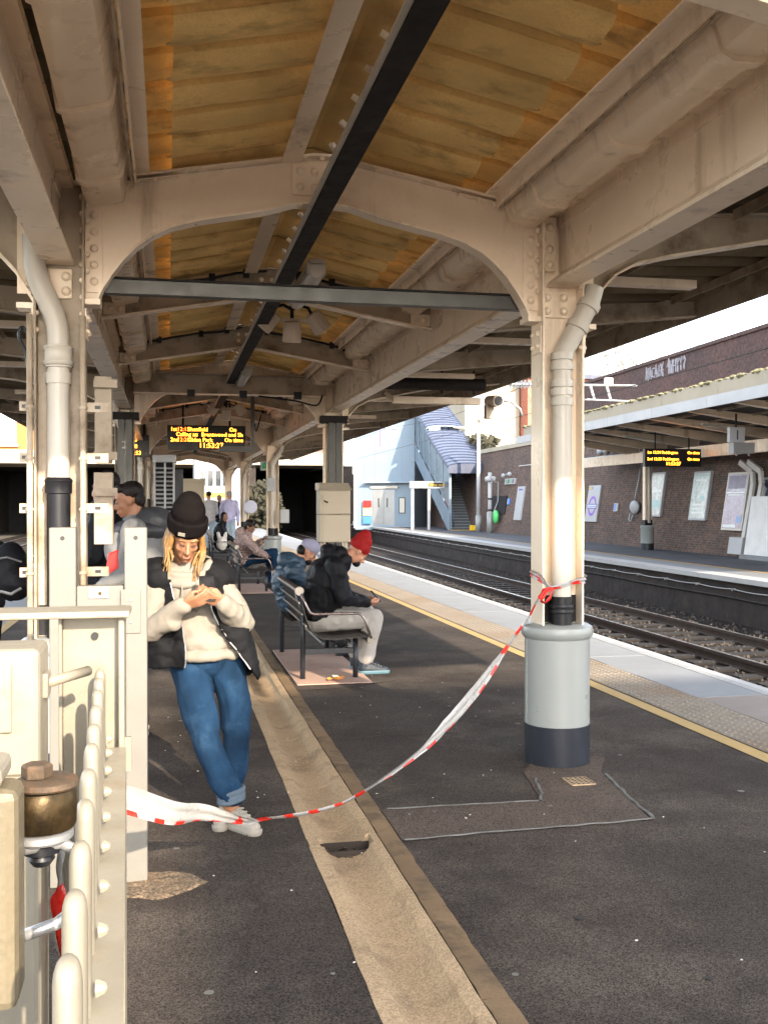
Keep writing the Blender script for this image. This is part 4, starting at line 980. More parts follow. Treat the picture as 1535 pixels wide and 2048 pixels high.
on(wall_panel(MB(), 50.8, 53.4, 1.0, 1.95, .06, 0)).build('dark_sheet', DARK, t)
# display board on opposite platform
def board(name, label, cx, y, z0, z1, w, lines, hang, depth=.14):
    t = thing(name, label, 'display board', (cx, y, z0))
    MB().box(-w / 2, w / 2, 0, depth, 0, z1 - z0).build('casing', BLACKB, t, bevel=.006)
    MB().box(-w / 2 + .02, w / 2 - .02, -.004, -.001, .02, z1 - z0 - .02).build('screen', BLACKB, t)
    for (txt, x, z, size, al, m) in lines: text('lettering', txt, size, m, t, (x * w - w / 2, -.006, z * (z1 - z0)), (R(90), 0, 0), al, .0005)
    for dx in (-w * .3, w * .3): MB().cyl((dx, depth / 2, z1 - z0), (dx, depth / 2, z1 - z0 + hang), .02, n=8).build('hanger', DKSTEEL, t)
    return t
board('departure_board', 'black departure board with amber lines for Paddington on the opposite platform', 14.55, 27.8, 2.63, 3.16, 1.80,
      [('1st 12:24 Paddington', .04, .72, .115, 'LEFT', AMBER), ('On time', .97, .72, .115, 'RIGHT', AMBER), ('2nd 12:33 Paddington', .04, .36, .115, 'LEFT', AMBER), ('On time', .97, .36, .115, 'RIGHT', AMBER), ('11:53:27', .5, .09, .14, 'CENTER', AMBER)], .5)
t = thing('platform_number_sign', 'hanging white box sign with black numeral 1', 'sign', (13.6, 22.8, 3.05))
MB().box(-.2, .2, -.06, .06, 0, .36).build('panel', WHITEP, t); text('numeral', '1', .34, INK, t, (-.08, -.062, .06), (R(90), 0, 0)); MB().cyl((0, 0, .36), (0, 0, .7), .025).build('hanger', DKSTEEL, t)
t = thing('ceiling_lamp_box', 'white box lamp with two rods under the opposite canopy', 'lamp', (14.6, 24.2, 2.85)); MB().box(-.3, .3, -.12, .12, 0, .28).build('body', WHITEP, t)
for dx in (-.15, .2): MB().cyl((dx, 0, -.06), (dx, 0, 0), .03, n=8).build('rod', WHITEP, t)
# ---- lift tower and covered stairs
A, Bp = Vector((12.25, 67.5)), Vector((15.85, 65.5)); u = (Bp - A).normalized(); nrm = Vector((u.y, -u.x))
tw = thing('lift_tower', 'pale blue panelled lift tower with steel double door', 'building', (A.x, A.y, 0))
Lw = (Bp - A).length
def TW(s_, z, off=0.): p = u * s_ + nrm * off; return (p.x, p.y, z)
def tbox(b, s0, s1, z0, z1, o0, o1):
    vs = [TW(s0, z0, o0), TW(s1, z0, o0), TW(s1, z1, o0), TW(s0, z1, o0), TW(s0, z0, o1), TW(s1, z0, o1), TW(s1, z1, o1), TW(s0, z1, o1)]
    b.add(vs, [(0, 1, 2, 3), (4, 7, 6, 5), (0, 4, 5, 1), (1, 5, 6, 2), (2, 6, 7, 3), (3, 7, 4, 0)]); return b
tbox(MB(), 0, Lw, -.2, 6.6, -.02, -4).build('core', BLUED, tw)
bd = MB(); bd.add([TW(0, 6.6, -.02), TW(Lw, 6.6, -.02), TW(Lw, 8.05, -.02), TW(0, 6.8, -.02), TW(0, 6.6, -4), TW(Lw, 6.6, -4), TW(Lw, 8.05, -4), TW(0, 6.8, -4)], [(0, 1, 2, 3), (4, 7, 6, 5), (1, 5, 6, 2), (2, 6, 7, 3), (3, 7, 4, 0)]); bd.build('gable', BLUEP, tw)
cols = [0, .65, 1.4, 2.4, 3.25, Lw]; rows = [2.95, 3.9, 4.85, 5.75, 6.6]
for i in range(5):
    for j in range(4): tbox(MB(), cols[i] + .008, cols[i + 1] - .008, rows[j] + .008, rows[j + 1] - .008, 0, -.02).build('panel', BLUEP, tw)
for s0, s1 in ((0, .65), (.65, 1.25), (2.75, Lw)):
    tbox(MB(), s0 + .008, s1 - .008, .1, 2.95 - .008, 0, -.02).build('panel', BLUEP, tw)
tbox(MB(), 1.25, 2.75, .15, 2.45, -.005, -.019).build('lift_door', STEELD, tw)
for s_ in (1.6, 2.2): tbox(MB(), s_, s_ + .09, 1.3, 1.9, .002, -.0049).build('door_window', GLASSD, tw)
tbox(MB(), 1.99, 2.005, .15, 2.45, 0, -.0049).build('door_joint', INK, tw)
tbox(MB(), 1.1, 3.0, 2.55, 2.72, .12, 0).build('strip_lamp', LAMPW, tw); tbox(MB(), .75, Lw - .1, 2.9, 3.0, .5, 0).build('door_canopy', BLUED, tw)
tbox(MB(), 3.05, 3.5, .9, 1.95, .03, 0).build('call_panel', INK, tw); tbox(MB(), 3.1, 3.45, .95, 1.9, .04, .031).build('call_panel_face', LAMPW, tw)
for z0, z1, m in ((.2, .7, BLUESIGN), (.75, 1.25, mat('sign_yellow', (.7, .6, .2), .5)), (1.3, 1.75, REDP)): tbox(MB(), .62, 1.2, z0, z1, .2, .17).build('safety_sign', m, tw)
tbox(MB(), -.06, .12, -.1, 6.7, .06, -.1).build('corner_trim', WHITEP, tw)
# stairs
sx0, sx1, sy0 = 15.9, 17.85, 57.0
stn = thing('covered_stairs', 'covered footbridge stairs with ribbed blue grey barrel roof', 'stairs', (sx0, sy0, 0))
for k in range(32):
    z = .165 * (k + 1); yv = .29 * k
    so = MB().box(.05, 1.9, yv, yv + .30, z - .165, z).build('step', mat('step_grey', (.05, .056, .062), .7) if k == 0 else MATS['step_grey'], stn)
    MB().box(.05, 1.9, yv - .01, yv + .05, z, z + .012).build('nosing', WHITEP, so)
MB().box(.0, 1.9, -.35, -.05, .0, .03).build('warning_strip', YELLOW, stn)
def rz_(yv): return 3.85 + .44 * yv
for s_, xx in ((0, -.05), (1, 1.95)):
    m = MB(); m.prism([(0, .0), (0, 3.5), (9.3, 7.6), (9.3, 6.9), (9.3, 5.3), (1.0, .0)] if False else [(0, 3.55), (9.6, 7.95), (9.6, 8.25), (0, 3.85)], 'x', xx, xx + .1); m.build('eaves_beam', BLUED, stn)
    for k in range(7):
        yv = 1.5 * k; MB().box(xx, xx + .12, yv, yv + .14, max(0, .55 * yv - .2), rz_(yv) - .1).build('frame_post', BLUED, stn)
    m = MB(); m.prism([(0, .0), (.4, 0), (9.6, 5.0), (9.6, 6.0), (0, 1.0)], 'x', xx + .02, xx + .06); m.build('side_panel', BLUEP if s_ == 0 else BLUED, stn)
    m = MB(); m.prism([(0, 1.15), (9.6, 6.15), (9.6, 7.9), (0, 3.5)], 'x', xx + .03, xx + .05); m.build('side_glazing', mat('stair_glass', (.10, .13, .16), .15, .3, 1, 0, spec=.6) if s_ == 0 else MATS['stair_glass'], stn)
    MB().tube([(xx + (.2 if s_ == 0 else -.1), -.2, .2), (xx + (.2 if s_ == 0 else -.1), -.2, .95), (xx + (.2 if s_ == 0 else -.1), 9, 6.1)], .035, 6).build('handrail', ROOFD, stn, smooth=True)
# barrel roof in two flights, ribs raised
for (ya, yb, lift) in ((-.5, 4.6, 0), (4.6, 10.2, .35)):
    n = 10; m = MB(); vs = []
    for yv in (ya, yb):
        for i in range(n + 1):
            a = math.pi * (i / n); x = .95 - 1.2 * math.cos(a); vs.append((x, yv, rz_(yv) + lift + .2 * math.sin(a)))
    k = n + 1; o = len(vs); vs += [(x, y, z - .08) for x, y, z in vs]
    m.add(vs, [(i, i + 1, k + i + 1, k + i) for i in range(n)] + [(o + i, o + k + i, o + k + i + 1, o + i + 1) for i in range(n)] + [(i, o + i, o + i + 1, i + 1) for i in range(n)] + [(k + i, k + i + 1, o + k + i + 1, o + k + i) for i in range(n)])
    ro = m.build('barrel_roof', ROOFB, stn, auto=True)
    yv = ya + .05
    while yv < yb:
        r_ = MB(); r_.tube([(.95 - 1.22 * math.cos(math.pi * i / n), yv, rz_(yv) + lift + .21 * math.sin(math.pi * i / n)) for i in range(n + 1)], .055, 5); r_.build('roof_rib', ROOFD, ro); yv += .42
    for xx in (-.27, 2.17): MB().beam((xx, ya, rz_(ya) + lift), (xx, yb, rz_(yb) + lift), .06, .1).build('roof_edge', ROOFD, ro)
m = MB(); n = 10; vs = [(.95 - 1.2 * math.cos(math.pi * i / n), -.52, rz_(-.5) + .2 * math.sin(math.pi * i / n)) for i in range(n + 1)]
m.add(vs + [(x, y, rz_(-.5) - .35) for x, y, z in vs], [(i, i + 1, n + 2 + i, n + 1 + i) for i in range(n)]); m.build('roof_front', ROOFD, stn)
MB().box(-2.1, .0, 1.2, 1.32, 2.45, 2.85).build('name_board', WHITEP, stn); MB().box(-1.0, -.1, 1.195, 1.199, 2.53, 2.77).build('exit_strip', INK, stn)
text('lettering', 'Way out', .26, YELP, stn, (-.95, 1.19, 2.56), (R(90), 0, 0))
for dx in (-1.9, -.9): MB().cyl((dx, 1.4, 0), (dx, 1.4, 2.5), .09, n=10).build('sign_post', WHITEP, stn)
MB().box(1.0, 2.2, -.75, -.5, .0, .3).build('grit_box', YELP, stn, bevel=.03)
# lamp column and poles by stairs
t = thing('lamp_column', 'tall white lamp column beside the covered stairs', 'lamp post', (16.8, 54.4, 0)); MB().cyl((0, 0, 0), (0, 0, 5.8), .13, .1).build('pole', WHITEP, t, smooth=True); MB().cyl((0, 0, 0), (0, 0, .9), .17).build('base', GREYJ, t, smooth=True)
m = MB(); m.beam((0, 0, 5.7), (-.9, -.1, 5.75), .1, .08); m.build('arm', WHITEP, t); m = MB(); m.ell((-1.1, -.1, 5.72), (.4, .15, .08)); m.build('lantern', LAMPW, t, smooth=True)
t = thing('speaker_column', 'white post with loudspeakers and a side ladder rail by the stair foot', 'post', (16.75, 52.2, 0)); MB().cyl((0, 0, 0), (0, 0, 3.2), .11).build('pole', WHITEP, t, smooth=True); MB().cyl((0, 0, 0), (0, 0, 1.1), .17).build('base', GREYJ, t, smooth=True)
for z in (1.15, 1.75): MB().cyl((0, 0, z), (0, 0, z + .09), .125).build('black_ring', BLACKP, t)
for a in range(3): m = MB(); m.ell((.2 * math.cos(a * 2.1), .2 * math.sin(a * 2.1), 2.85), (.14, .14, .16)); m.build('speaker', WHITEP, t, smooth=True)
MB().tube([(.1, 0, 2.7), (.45, 0, 2.7), (.45, 0, 1.7), (.15, 0, .95)], .03, 6).build('side_rail', WHITEP, t)
# ---- road bridge across the far end
br = thing('road_bridge', 'road bridge with brick parapet over dark openings at the far end', 'bridge', (0, 76, 0))
MB().box(-40, 13.0, 0, 8, 4.4, 5.35).build('deck_beam', STONE, br); MB().box(-5, 13.0, .15, 8, 5.35, 7.1).build('parapet', BRICKX, br); MB().box(-5, 13.0, .05, 8, 7.1, 7.25).build('parapet_coping', STONE, br)
for x in (-14.5, -2.6, 5.9, 13.2): MB().box(x - .5, x + .5, .5, 22, -1.05, 4.4).build('pier', DARKWALL, br)
MB().box(-40, 14, 8, 22, 4.4, 5.0).build('deck', DARK, br); MB().box(-40, 20, 21.5, 22, -1.05, 4.4).build('dark_backing', DARK, br)  # dark sheet closes the openings, standing in for shade under the bridge
# white lift and stair block at the end of this platform
eb = thing('platform_end_building', 'white and pale blue building block at the far end of the platform', 'building', (3.2, 62, 0))
MB().box(-1.6, .35, 0, 5, 0, 4.8).build('wall', WHITEP, eb); MB().box(.36, 1.5, -.6, 5, 0, 4.6).build('blue_wall', BLUEP, eb)
MB().box(.35, .5, -.65, -.61, 0, 4.7).build('pipe_cover', mat('red_pipe', (.35, .06, .05), .5), eb)
for k in range(4): MB().box(-1.3 + .45 * k, -1.0 + .45 * k, -.03, 0, 2.6, 3.5).build('window', GLASSD, eb)
MB().box(-1.4, .2, -.04, -.002, 1.9, 2.2).build('sign_strip', YELP, eb)
ph = thing('white_terrace', 'pale rendered houses above the platform end', 'building', (1.5, 110, 0)); MB().box(-12, 4, 0, 8, -1, 9).build('wall', WHITEP, ph); MB().box(-12.3, 4.3, -.3, 8.3, 9, 9.4).build('roof', ROOFD, ph)
for k in range(5):
    for z in (5.6, 7.4): w = MB().box(-11 + 3 * k, -10 + 3 * k, -.02, .02, z, z + 1.1).build('window', GLASSD, ph)
# greenery beyond the end
def bush(name, label, loc, r, n, m, cat='bush', par=None):
    b = MB()
    for i in range(n):
        d = Vector((random.gauss(0, 1), random.gauss(0, 1), random.gauss(0, 1))).normalized() * random.random() ** .4
        c = Vector((d.x * r[0], d.y * r[1], r[2] + d.z * r[2])); s_ = random.uniform(.08, .2)
        q = Euler((random.random() * 6, random.random() * 6, 0)).to_matrix()
        b.add([c + q @ Vector(p) * s_ for p in ((-1, -.6, 0), (1, -.6, .2), (1, .6, 0), (-1, .6, .2))], [(0, 1, 2, 3)])
    o = b.build(name, m); o.location = loc; return tag(o, label, cat)
bush('trackside_bush', 'dull green bush beside the track beyond the platform end', (6.0, 66, -.9), (1.3, 2.5, 2.0), 900, IVY)
bush('trackside_bush', 'straggly dull bush above the retaining wall near the stairs', (18.6, 62, 4.6), (1.0, 5, .6), 500, IVY)
# houses behind
hs = thing('cream_house', 'cream rendered house above the wall behind the stairs', 'house', (29.5, 90, 0)); MB().box(-3, 2.2, 0, 8, 0, 15.5).build('wall', STONE, hs)
for z in (9.5, 12.2): MB().box(-2.2, -.2, -.05, .0, z, z + 1.9).build('window', WHITEP, hs)
hs = thing('red_brick_house', 'red brick house with a dark window beside the cream house', 'house', (34.5, 88, 0)); MB().box(-2.7, 4.0, 0, 9, 0, 12.9).build('wall', BRICKRED, hs); MB().box(-3, 4.3, -.4, 9.4, 12.9, 13.3).build('roof', ROOFD, hs); MB().box(-.6, .7, -.06, -.01, 8.2, 11).build('window', GLASSD, hs); MB().box(1.6, 2.4, 1, 2, 13.3, 14.6).build('chimney', BRICKRED, hs)
hs = thing('orange_brick_house', 'sunlit orange brick house with white sash window at left', 'house', (-14, 98, 0)); MB().box(-12, 9, 0, 8, 0, 12.5).build('wall', BRICKOR, hs)
for dx in (-5.6, -.1, 4.6):
    w = MB().box(dx - .72, dx + .72, -.12, .0, 6.9, 9.9).build('window', WHITEP, hs)
    for a in (-.62, .05):
        for z in (7.05, 8.5): MB().box(dx + a, dx + a + .57, -.14, -.121, z, z + 1.25).build('pane', mat('pale_glass', (.45, .5, .55), .1, .2, 1, 0) if 'pale_glass' not in MATS else MATS['pale_glass'], w)
    MB().box(dx - .9, dx + .9, -.3, .0, 6.7, 6.9).build('sill', STONE, w)
MB().box(-12.3, 9.3, -.4, 8.4, 12.5, 12.9).build('roof', ROOFD, hs); MB().box(-12, 9, -.1, -.01, 5.2, 5.6).build('string_course', STONE, hs)
# bare trees
def tree(loc, h, seed, label):
    rnd = random.Random(seed); tr = MB(); tw_ = MB()
    def grow(p, d, L, r, lev):
        q = p + d * L; (tr if lev < 2 else tw_).tube([p, (p + q) / 2 + Vector((rnd.gauss(0, .03), rnd.gauss(0, .03), 0)) * L, q], [r, r * .85, r * .68], 5 if lev < 3 else 3, caps=False)
        if lev == 5: return
        for k in range(3 if lev < 4 else 2):
            nd = (d + Vector((rnd.gauss(0, .42), rnd.gauss(0, .42), rnd.gauss(.12, .2)))).normalized(); grow(p.lerp(q, rnd.uniform(.6, 1)), nd, L * rnd.uniform(.6, .82), r * .62, lev + 1)
    grow(Vector((0, 0, 0)), Vector((0, 0, 1)), h * .3, h * .011, 0)
    t = thing('bare_tree', label, 'tree', loc, group='bare trees behind the parapet'); tr.build('trunk', BARK, t); tw_.build('crown', BARK, t)
tree((35.5, 80, 4), 17, 3, 'bare tree nearest the house gable above the brick parapet'); tree((40.0, 82, 4), 18, 5, 'middle bare tree above the brick parapet'); tree((44.5, 84, 4), 17, 11, 'bare tree furthest right above the brick parapet')
# catenary kit
t = thing('overhead_line_support', 'overhead line registration arm with ribbed white insulator', 'overhead line', (7.4, 22, 4.2))
MB().cyl((-1.2, 0, .02), (3.2, 0, .07), .03, n=8).build('tube', GALV, t, smooth=True)
m = MB()
for k in range(7): m.lathe([(.035, -.02), (.1, -.005), (.1, .005), (.035, .02)], (0, 0, 0), 14)
vv = []
ins = MB()
for k in range(7): ins.cyl((.14 + .085 * k, 0, .04), (.165 + .085 * k, 0, .04), .10, .05, n=14)
ins.build('insulator', WHITEP, t, smooth=False)
MB().cyl((1.6, 0, -.27), (3.0, 0, -.29), .022, n=8).build('lower_tube', GALV, t)
for x in (2.05, 2.45): MB().cyl((x, 0, .05), (x + .1, 0, -.27), .035, n=8).build('strut', GALV, t)
m = MB(); m.obox((2.5, 0, .15), (.18, .08, .16)); m.build('clamp', GALV, t)
t = thing('overhead_line_bracket', 'small triangulated overhead line bracket in front of the lift tower', 'overhead line', (9.2, 45, 5.0))
for p, q in (((-2.2, 0, .1), (.9, 0, -.1)), ((-1.1, 0, .05), (0, 0, .62)), ((0, 0, .62), (.8, 0, -.08)), ((-.5, 0, .62), (.3, 0, .6)), ((-.35, 0, .1), (.1, 0, .6))): MB().cyl(p, q, .035, n=8).build('tube', GALV, t)
MB().cyl((.1, 0, -.1), (.1, 0, -.9), .02, n=6).build('dropper', PURPLE, t)
for nm, P in (('contact', [(8.9, 10, 3.95), (9.2, 22, 3.9), (9.6, 45, 3.9), (10.2, 76, 3.9)]), ('catenary', [(8.9, 10, 4.9), (9.1, 16, 4.6), (9.2, 22, 4.75), (9.4, 34, 4.5), (9.6, 45, 4.9), (10.2, 76, 4.9)])):
    tag(MB().tube(P, .008, 4).build('overhead_wire', DKSTEEL), 'thin dark overhead ' + nm + ' wire above the nearer visible track', 'wire')
# made-up brick block out of view, added to shape the sun and shade
bb = thing('sun_blocker', 'tall brown brick block added unseen behind the viewpoint to shade the platform', 'building', (6.0, -15, 0)); MB().box(0, 12, -6, 0, -1, 10.4).build('wall', BRICKX, bb); MB().box(-.15, 12.15, -6.15, .15, 10.4, 10.65).build('roof', ROOFD, bb)
MB().box(3, 4.1, 0, .06, 0, 2.2).build('door', ROOFD, bb)
for k in range(3):
    for z in (3.4, 6.2): MB().box(1 + 2.8 * k, 2.1 + 2.8 * k, 0, .05, z, z + 1.7).build('window', GLASSD, bb)
# ================================================================== PLATFORM FURNITURE
def arc_pts():
    return [(0.0, .80), (.02, .72), (.05, .60), (.09, .48), (.14, .41), (.21, .375), (.32, .365), (.45, .375), (.56, .385), (.625, .37)]
PR = arc_pts()
strap = MB().strip(PR, 'y', -.042, .042, .007).mesh('strap', WOODB)
def bench(x, y, L, label, straps=True):
    t = thing('platform_bench', label, 'bench', (x, y, 0), group='benches along the platform')
    n = int(L / .105)
    for k in range(n): inst(strap, 'strap', t, (0, .06 + (L - .12) * (k + .5) / n, 0))
    MB().cyl((-.005, 0, .80), (-.005, L, .80), .034, n=14).build('top_rail', WOODB, t, smooth=False)
    MB().cyl((.625, 0, .36), (.625, L, .36), .034, n=14).build('front_rail', WOODB, t)
    for yy in (0, L):
        MB().cyl((-.005, yy - .004 if yy == 0 else yy - .03, .80), (-.005, yy + .03 if yy == 0 else yy + .004, .80), .038, n=16).build('rail_cap', CHROMEL, t)
        MB().cyl((.625, yy - .004 if yy == 0 else yy - .03, .36), (.625, yy + .03 if yy == 0 else yy + .004, .36), .038, n=16).build('rail_cap', CHROMEL, t)
        MB().tube([(.01, yy, .78), (.06, yy, .66), (.085, yy, .615), (.12, yy, .60), (.50, yy, .60), (.535, yy, .585), (.565, yy, .54), (.62, yy, .38)], .012, 8).build('arm_rail', CHROME, t, smooth=True)
    for z, xx in ((.70, .005), (.60, .03), (.50, .062)): MB().cyl((xx - .01, 0, z), (xx - .01, L, z), .008, n=6).build('cross_rod', CHROMEL, t)
    for xx in (.2, .45): MB().cyl((xx, 0, .345), (xx, L, .345), .014, n=8).build('seat_rod', BENCHF, t)
    for yy in (.22, L - .14):
        MB().tube([(.05, yy, 0), (.05, yy, .42), (.045, yy, .62), (.0, yy, .78)], .024, 10).build('leg', BENCHF, t, smooth=True)
        MB().cyl((.52, yy, 0), (.52, yy, .355), .024, n=10).build('leg', BENCHF, t, smooth=True)
        MB().box(.07, .50, yy - .018, yy + .018, .225, .275).build('stretcher', BENCHF, t, bevel=.004)
    MB().box(-.03, .62, -.06, L + .02, .003, .012).build('floor_plate', PINK, t, bevel=.003)
    return t
bench(1.105, 8.72, 2.03, 'black strap bench under the man in the red hat')
bench(1.165, 17.75, 2.05, 'black strap bench with the person in a pale pink coat')
bench(1.03, 25.6, 2.05, 'farthest black strap bench, behind a pale carrier bag')
# litter packet
t = thing('snack_packet', 'crumpled orange snack packet on the pink plate under the bench', 'litter', (1.42, 8.78, .013))
m = MB(); n = 6; vs = []
for i in range(n + 1):
    for j in range(5):
        vs.append((i * .022 - .066, j * .02 - .04 + .008 * noise.noise(Vector((i, j, 2))), .012 + .03 * abs(noise.noise(Vector((i * .7, j * .9, 4))))))
m.add(vs, [(i * 5 + j, i * 5 + j + 1, i * 5 + 6 + j, i * 5 + 5 + j) for i in range(n) for j in range(4)])
m.build('wrapper', ORANGEP, t); MB().obox((.0, -.005, .042), (.05, .035, .004), (.3, .1, .2)).build('printed_panel', mat('packet_print', (.75, .68, .5), .3, .4, 60, 0), t); MB().obox((.055, 0, .03), (.03, .06, .004), (.1, -.5, 0)).build('torn_flap', ORANGEP, t)
# control cabinet on post by second column
t = thing('control_cabinet', 'beige two door control cabinet with sloping top by a column', 'cabinet', (2.2, 13.6, 0))
MB().box(-.205, .205, 0, .36, 1.03, 1.40).build('lower_body', CABINET, t, bevel=.006); MB().box(-.205, .205, 0, .36, 1.405, 1.73).build('upper_body', CABINET, t, bevel=.006)
MB().box(-.17, .19, -.008, 0, 1.42, 1.715).build('door', CABINET, t, bevel=.003); MB().box(-.175, .195, -.006, 0, 1.045, 1.39).build('door', CABINET, t, bevel=.003)
m = MB(); m.add([(-.22, -.03, 1.733), (.22, -.03, 1.733), (.22, .37, 1.733), (-.22, .37, 1.733), (-.20, .14, 1.83), (.20, .14, 1.83), (.22, .37, 1.83), (-.22, .37, 1.83)], [(0, 3, 2, 1), (4, 5, 6, 7), (0, 1, 5, 4), (1, 2, 6, 5), (2, 3, 7, 6), (3, 0, 4, 7)]); m.build('sloping_top', CABINET, t)
MB().tube([(-.15, -.01, 1.59), (-.14, -.04, 1.575), (-.11, -.03, 1.57), (-.115, -.01, 1.56)], .009, 6).build('padlock', BRASS, t)
for dx in (-.16, .16): MB().box(dx - .025, dx + .025, .1, .15, .0, 1.03).build('leg', CABINET, t)
MB().lathe([(.09, 0), (.09, .01), (.04, .05), (.03, .12)], (-.16, .125, 0), 14).build('foot', CABINET, t, auto=True)
# departure board, hung under canopy
t = board('departure_board', 'black departure board with amber lines for Shenfield hung under the canopy', .735, 20, 2.585, 3.05, 1.48,
      [('1st', .04, .76, .105, 'LEFT', AMBER), ('12:15', .125, .76, .105, 'LEFT', AMBERR), ('Shenfield', .26, .76, .105, 'LEFT', AMBER), ('On', .79, .76, .105, 'LEFT', AMBER),
       ('Calling at:  Brentwood and Sh', .11, .55, .105, 'LEFT', AMBER), ('2nd', .04, .33, .105, 'LEFT', AMBER), ('12:28', .125, .33, .105, 'LEFT', AMBERR), ('Gidea Park', .26, .33, .105, 'LEFT', AMBER), ('On time', .97, .33, .105, 'RIGHT', AMBER),
       ('11:53:27', .40, .08, .135, 'LEFT', AMBER)], .45)
t = board('departure_board', 'black departure board with amber lines seen edge-on beyond the left column', -.62, 21.5, 2.5, 2.95, .5, [('12:15', .05, .7, .11, 'LEFT', AMBER), ('12:28', .05, .4, .11, 'LEFT', AMBER), ('11:53', .2, .1, .11, 'LEFT', AMBER)], .3)
# hanging bracket frame before board
t = thing('hanging_bracket', 'dark L-shaped steel bracket hanging in front of the departure board', 'bracket', (1.37, 17, 2.4))
MB().box(-.03, .03, -.03, .03, 0, .98).build('drop', GREYSTEEL, t); MB().box(-.55, -.031, -.03, .03, 0, .09).build('arm', GREYSTEEL, t)
# loudspeaker clusters
def speakers(x, y, z, label):
    t = thing('loudspeaker_cluster', label, 'loudspeaker', (x, y, z), group='loudspeaker clusters under the canopy')
    MB().cyl((0, 0, -.02), (0, 0, .30), .018, n=10).build('stem', BLACKP, t)
    MB().box(-.15, .15, -.02, .02, -.035, -.005).build('bar', SPEAKER, t)
    for a in (-1, 1): MB().tube([(0, 0, .08), (a * .08, 0, .12), (a * .15, 0, .10), (a * .19, 0, .03)], .016, 8).build('cable_arm', BLACKP, t, smooth=True)
    for px_, ang, ax in ((-.22, 42, 1), (0.0, 0, 0), (.24, -38, 1)):
        m = MB(); n = 24; vs = []
        for z0, r_ in ((.10, .05), (.09, .075), (-.085, .085), (-.095, .07)):
            for j in range(n):
                a = 2 * math.pi * j / n; rr = r_ * (1 + (.05 if j % 2 else 0)); vs.append((rr * math.cos(a), rr * math.sin(a), z0))
        m.add(vs, [(i * n + j, i * n + (j + 1) % n, (i + 1) * n + (j + 1) % n, (i + 1) * n + j) for i in range(3) for j in range(n)] + [tuple(range(n)), tuple(3 * n + j for j in range(n))])
        o = m.build('horn', SPEAKER, t); o.location = (px_, 0, -.13 if ax == 0 else -.03); o.rotation_euler = (R(12), R(ang), 0)
    return t
speakers(1.13, 9.5, 3.27, 'cluster of three ribbed loudspeakers nearest under the ridge'); speakers(1.0, 18.0, 3.22, 'cluster of loudspeakers farther off above the departure board')
# batten lamps
for k, (x, y) in enumerate(((1.02, 7.1), (.96, 12.8))):
    t = thing('batten_lamp', ('white tubular batten lamp nearest beside the dark cable tray', 'white batten lamp farther along beside the cable tray')[k], 'lamp', (x, y, 3.17), group='batten lamps')
    MB().tube([(0, 0, 0), (0, .08, 0), (0, 1.1, 0), (0, 1.18, 0)], [.05, .06, .06, .05], 14).build('diffuser', LAMPW, t, auto=True)
    for yy in (.02, 1.08): MB().box(-.065, .065, yy, yy + .08, -.02, .07).build('end_clip', LAMPW, t)
    MB().box(-.05, .05, 0, 1.18, .055, .09).build('spine', TRAYEDGE, t)
# dark roll and camera arm beyond second frame
t = thing('dark_tube', 'dark rolled tube slung under the outer canopy near the camera arm', 'tube', (2.5, 13.5, 3.17)); MB().cyl((0, 0, 0), (1.75, 0, .005), .085, n=16).build('roll', DKSTEEL, t, smooth=False)
for x in (1.15, 1.6): MB().box(x - .012, x + .012, -.01, .01, -.13, .2).build('hanger', DKSTEEL, t)
t = thing('camera_arm', 'cream box arm carrying a hooded security camera at its end', 'camera', (3.15, 14.35, 3.03))
MB().box(0, 1.30, -.05, .05, -.045, .055).build('arm', CREAM, t, bevel=.006); MB().beam((-.12, 0, .10), (.02, 0, 0), .08, .06).build('bracket', CREAMD, t)
m = MB(); m.cyl((1.47, .1, .02), (1.53, -.16, .005), .085, n=16); m.build('camera_body', SPEAKER, t, smooth=False); m = MB(); m.cyl((1.53, -.165, .005), (1.532, -.175, .004), .068, n=16); m.build('lens_window', INK, t)
MB().obox((1.44, 0, -.14), (.12, .12, .2)).build('mount', CREAMD, t); MB().box(1.28, 1.6, -.03, .03, -.30, -.25).build('mount_plate', GALV, t); MB().tube([(1.6, -.05, .02), (1.75, -.05, .02), (1.9, -.05, -.10), (1.93, -.05, -.2)], .02, 8).build('conduit', GALV, t, smooth=True)
# information sign and disc on fourth column
t = thing('information_sign', 'small white hanging sign with green and blue symbols', 'sign', (2.85, 29.5, 2.50)); MB().box(-.25, .25, 0, .08, 0, .27).build('panel', WHITEP, t)
MB().box(-.2, -.03, -.006, -.001, .05, .22).build('green_symbol', GREENSIGN, t); MB().box(.05, .22, -.006, -.001, .05, .22).build('blue_symbol', BLUESIGN, t); MB().cyl((0, .04, .27), (0, .04, .8), .02).build('hanger', DKSTEEL, t)
text('letter', 'i', .2, WHITEP, t, (.115, -.008, .06), (R(90), 0, 0))
t = thing('round_mirror', 'round lilac grey disc on the fourth column', 'mirror', (2.45, 31.2, 1.45)); MB().cyl((0, -.03, 0), (0, .0, 0), .2, n=28).build('disc', mat('mirror_grey', (.42, .42, .52), .3), t)
for z, x in ((1.95, 2.22), (1.25, 2.52)):
    t = thing('white_fuse_box', 'white box fixed to the third column, ' + ('upper one' if z > 1.5 else 'lower one'), 'box', (x, 22.6, z - .13), group='white boxes on the third column'); MB().box(-.1, .1, -.06, .0, 0, .3).build('body', WHITEP, t, bevel=.008); MB().box(-.08, .08, -.066, -.06, .02, .28).build('cover', WHITEP, t)
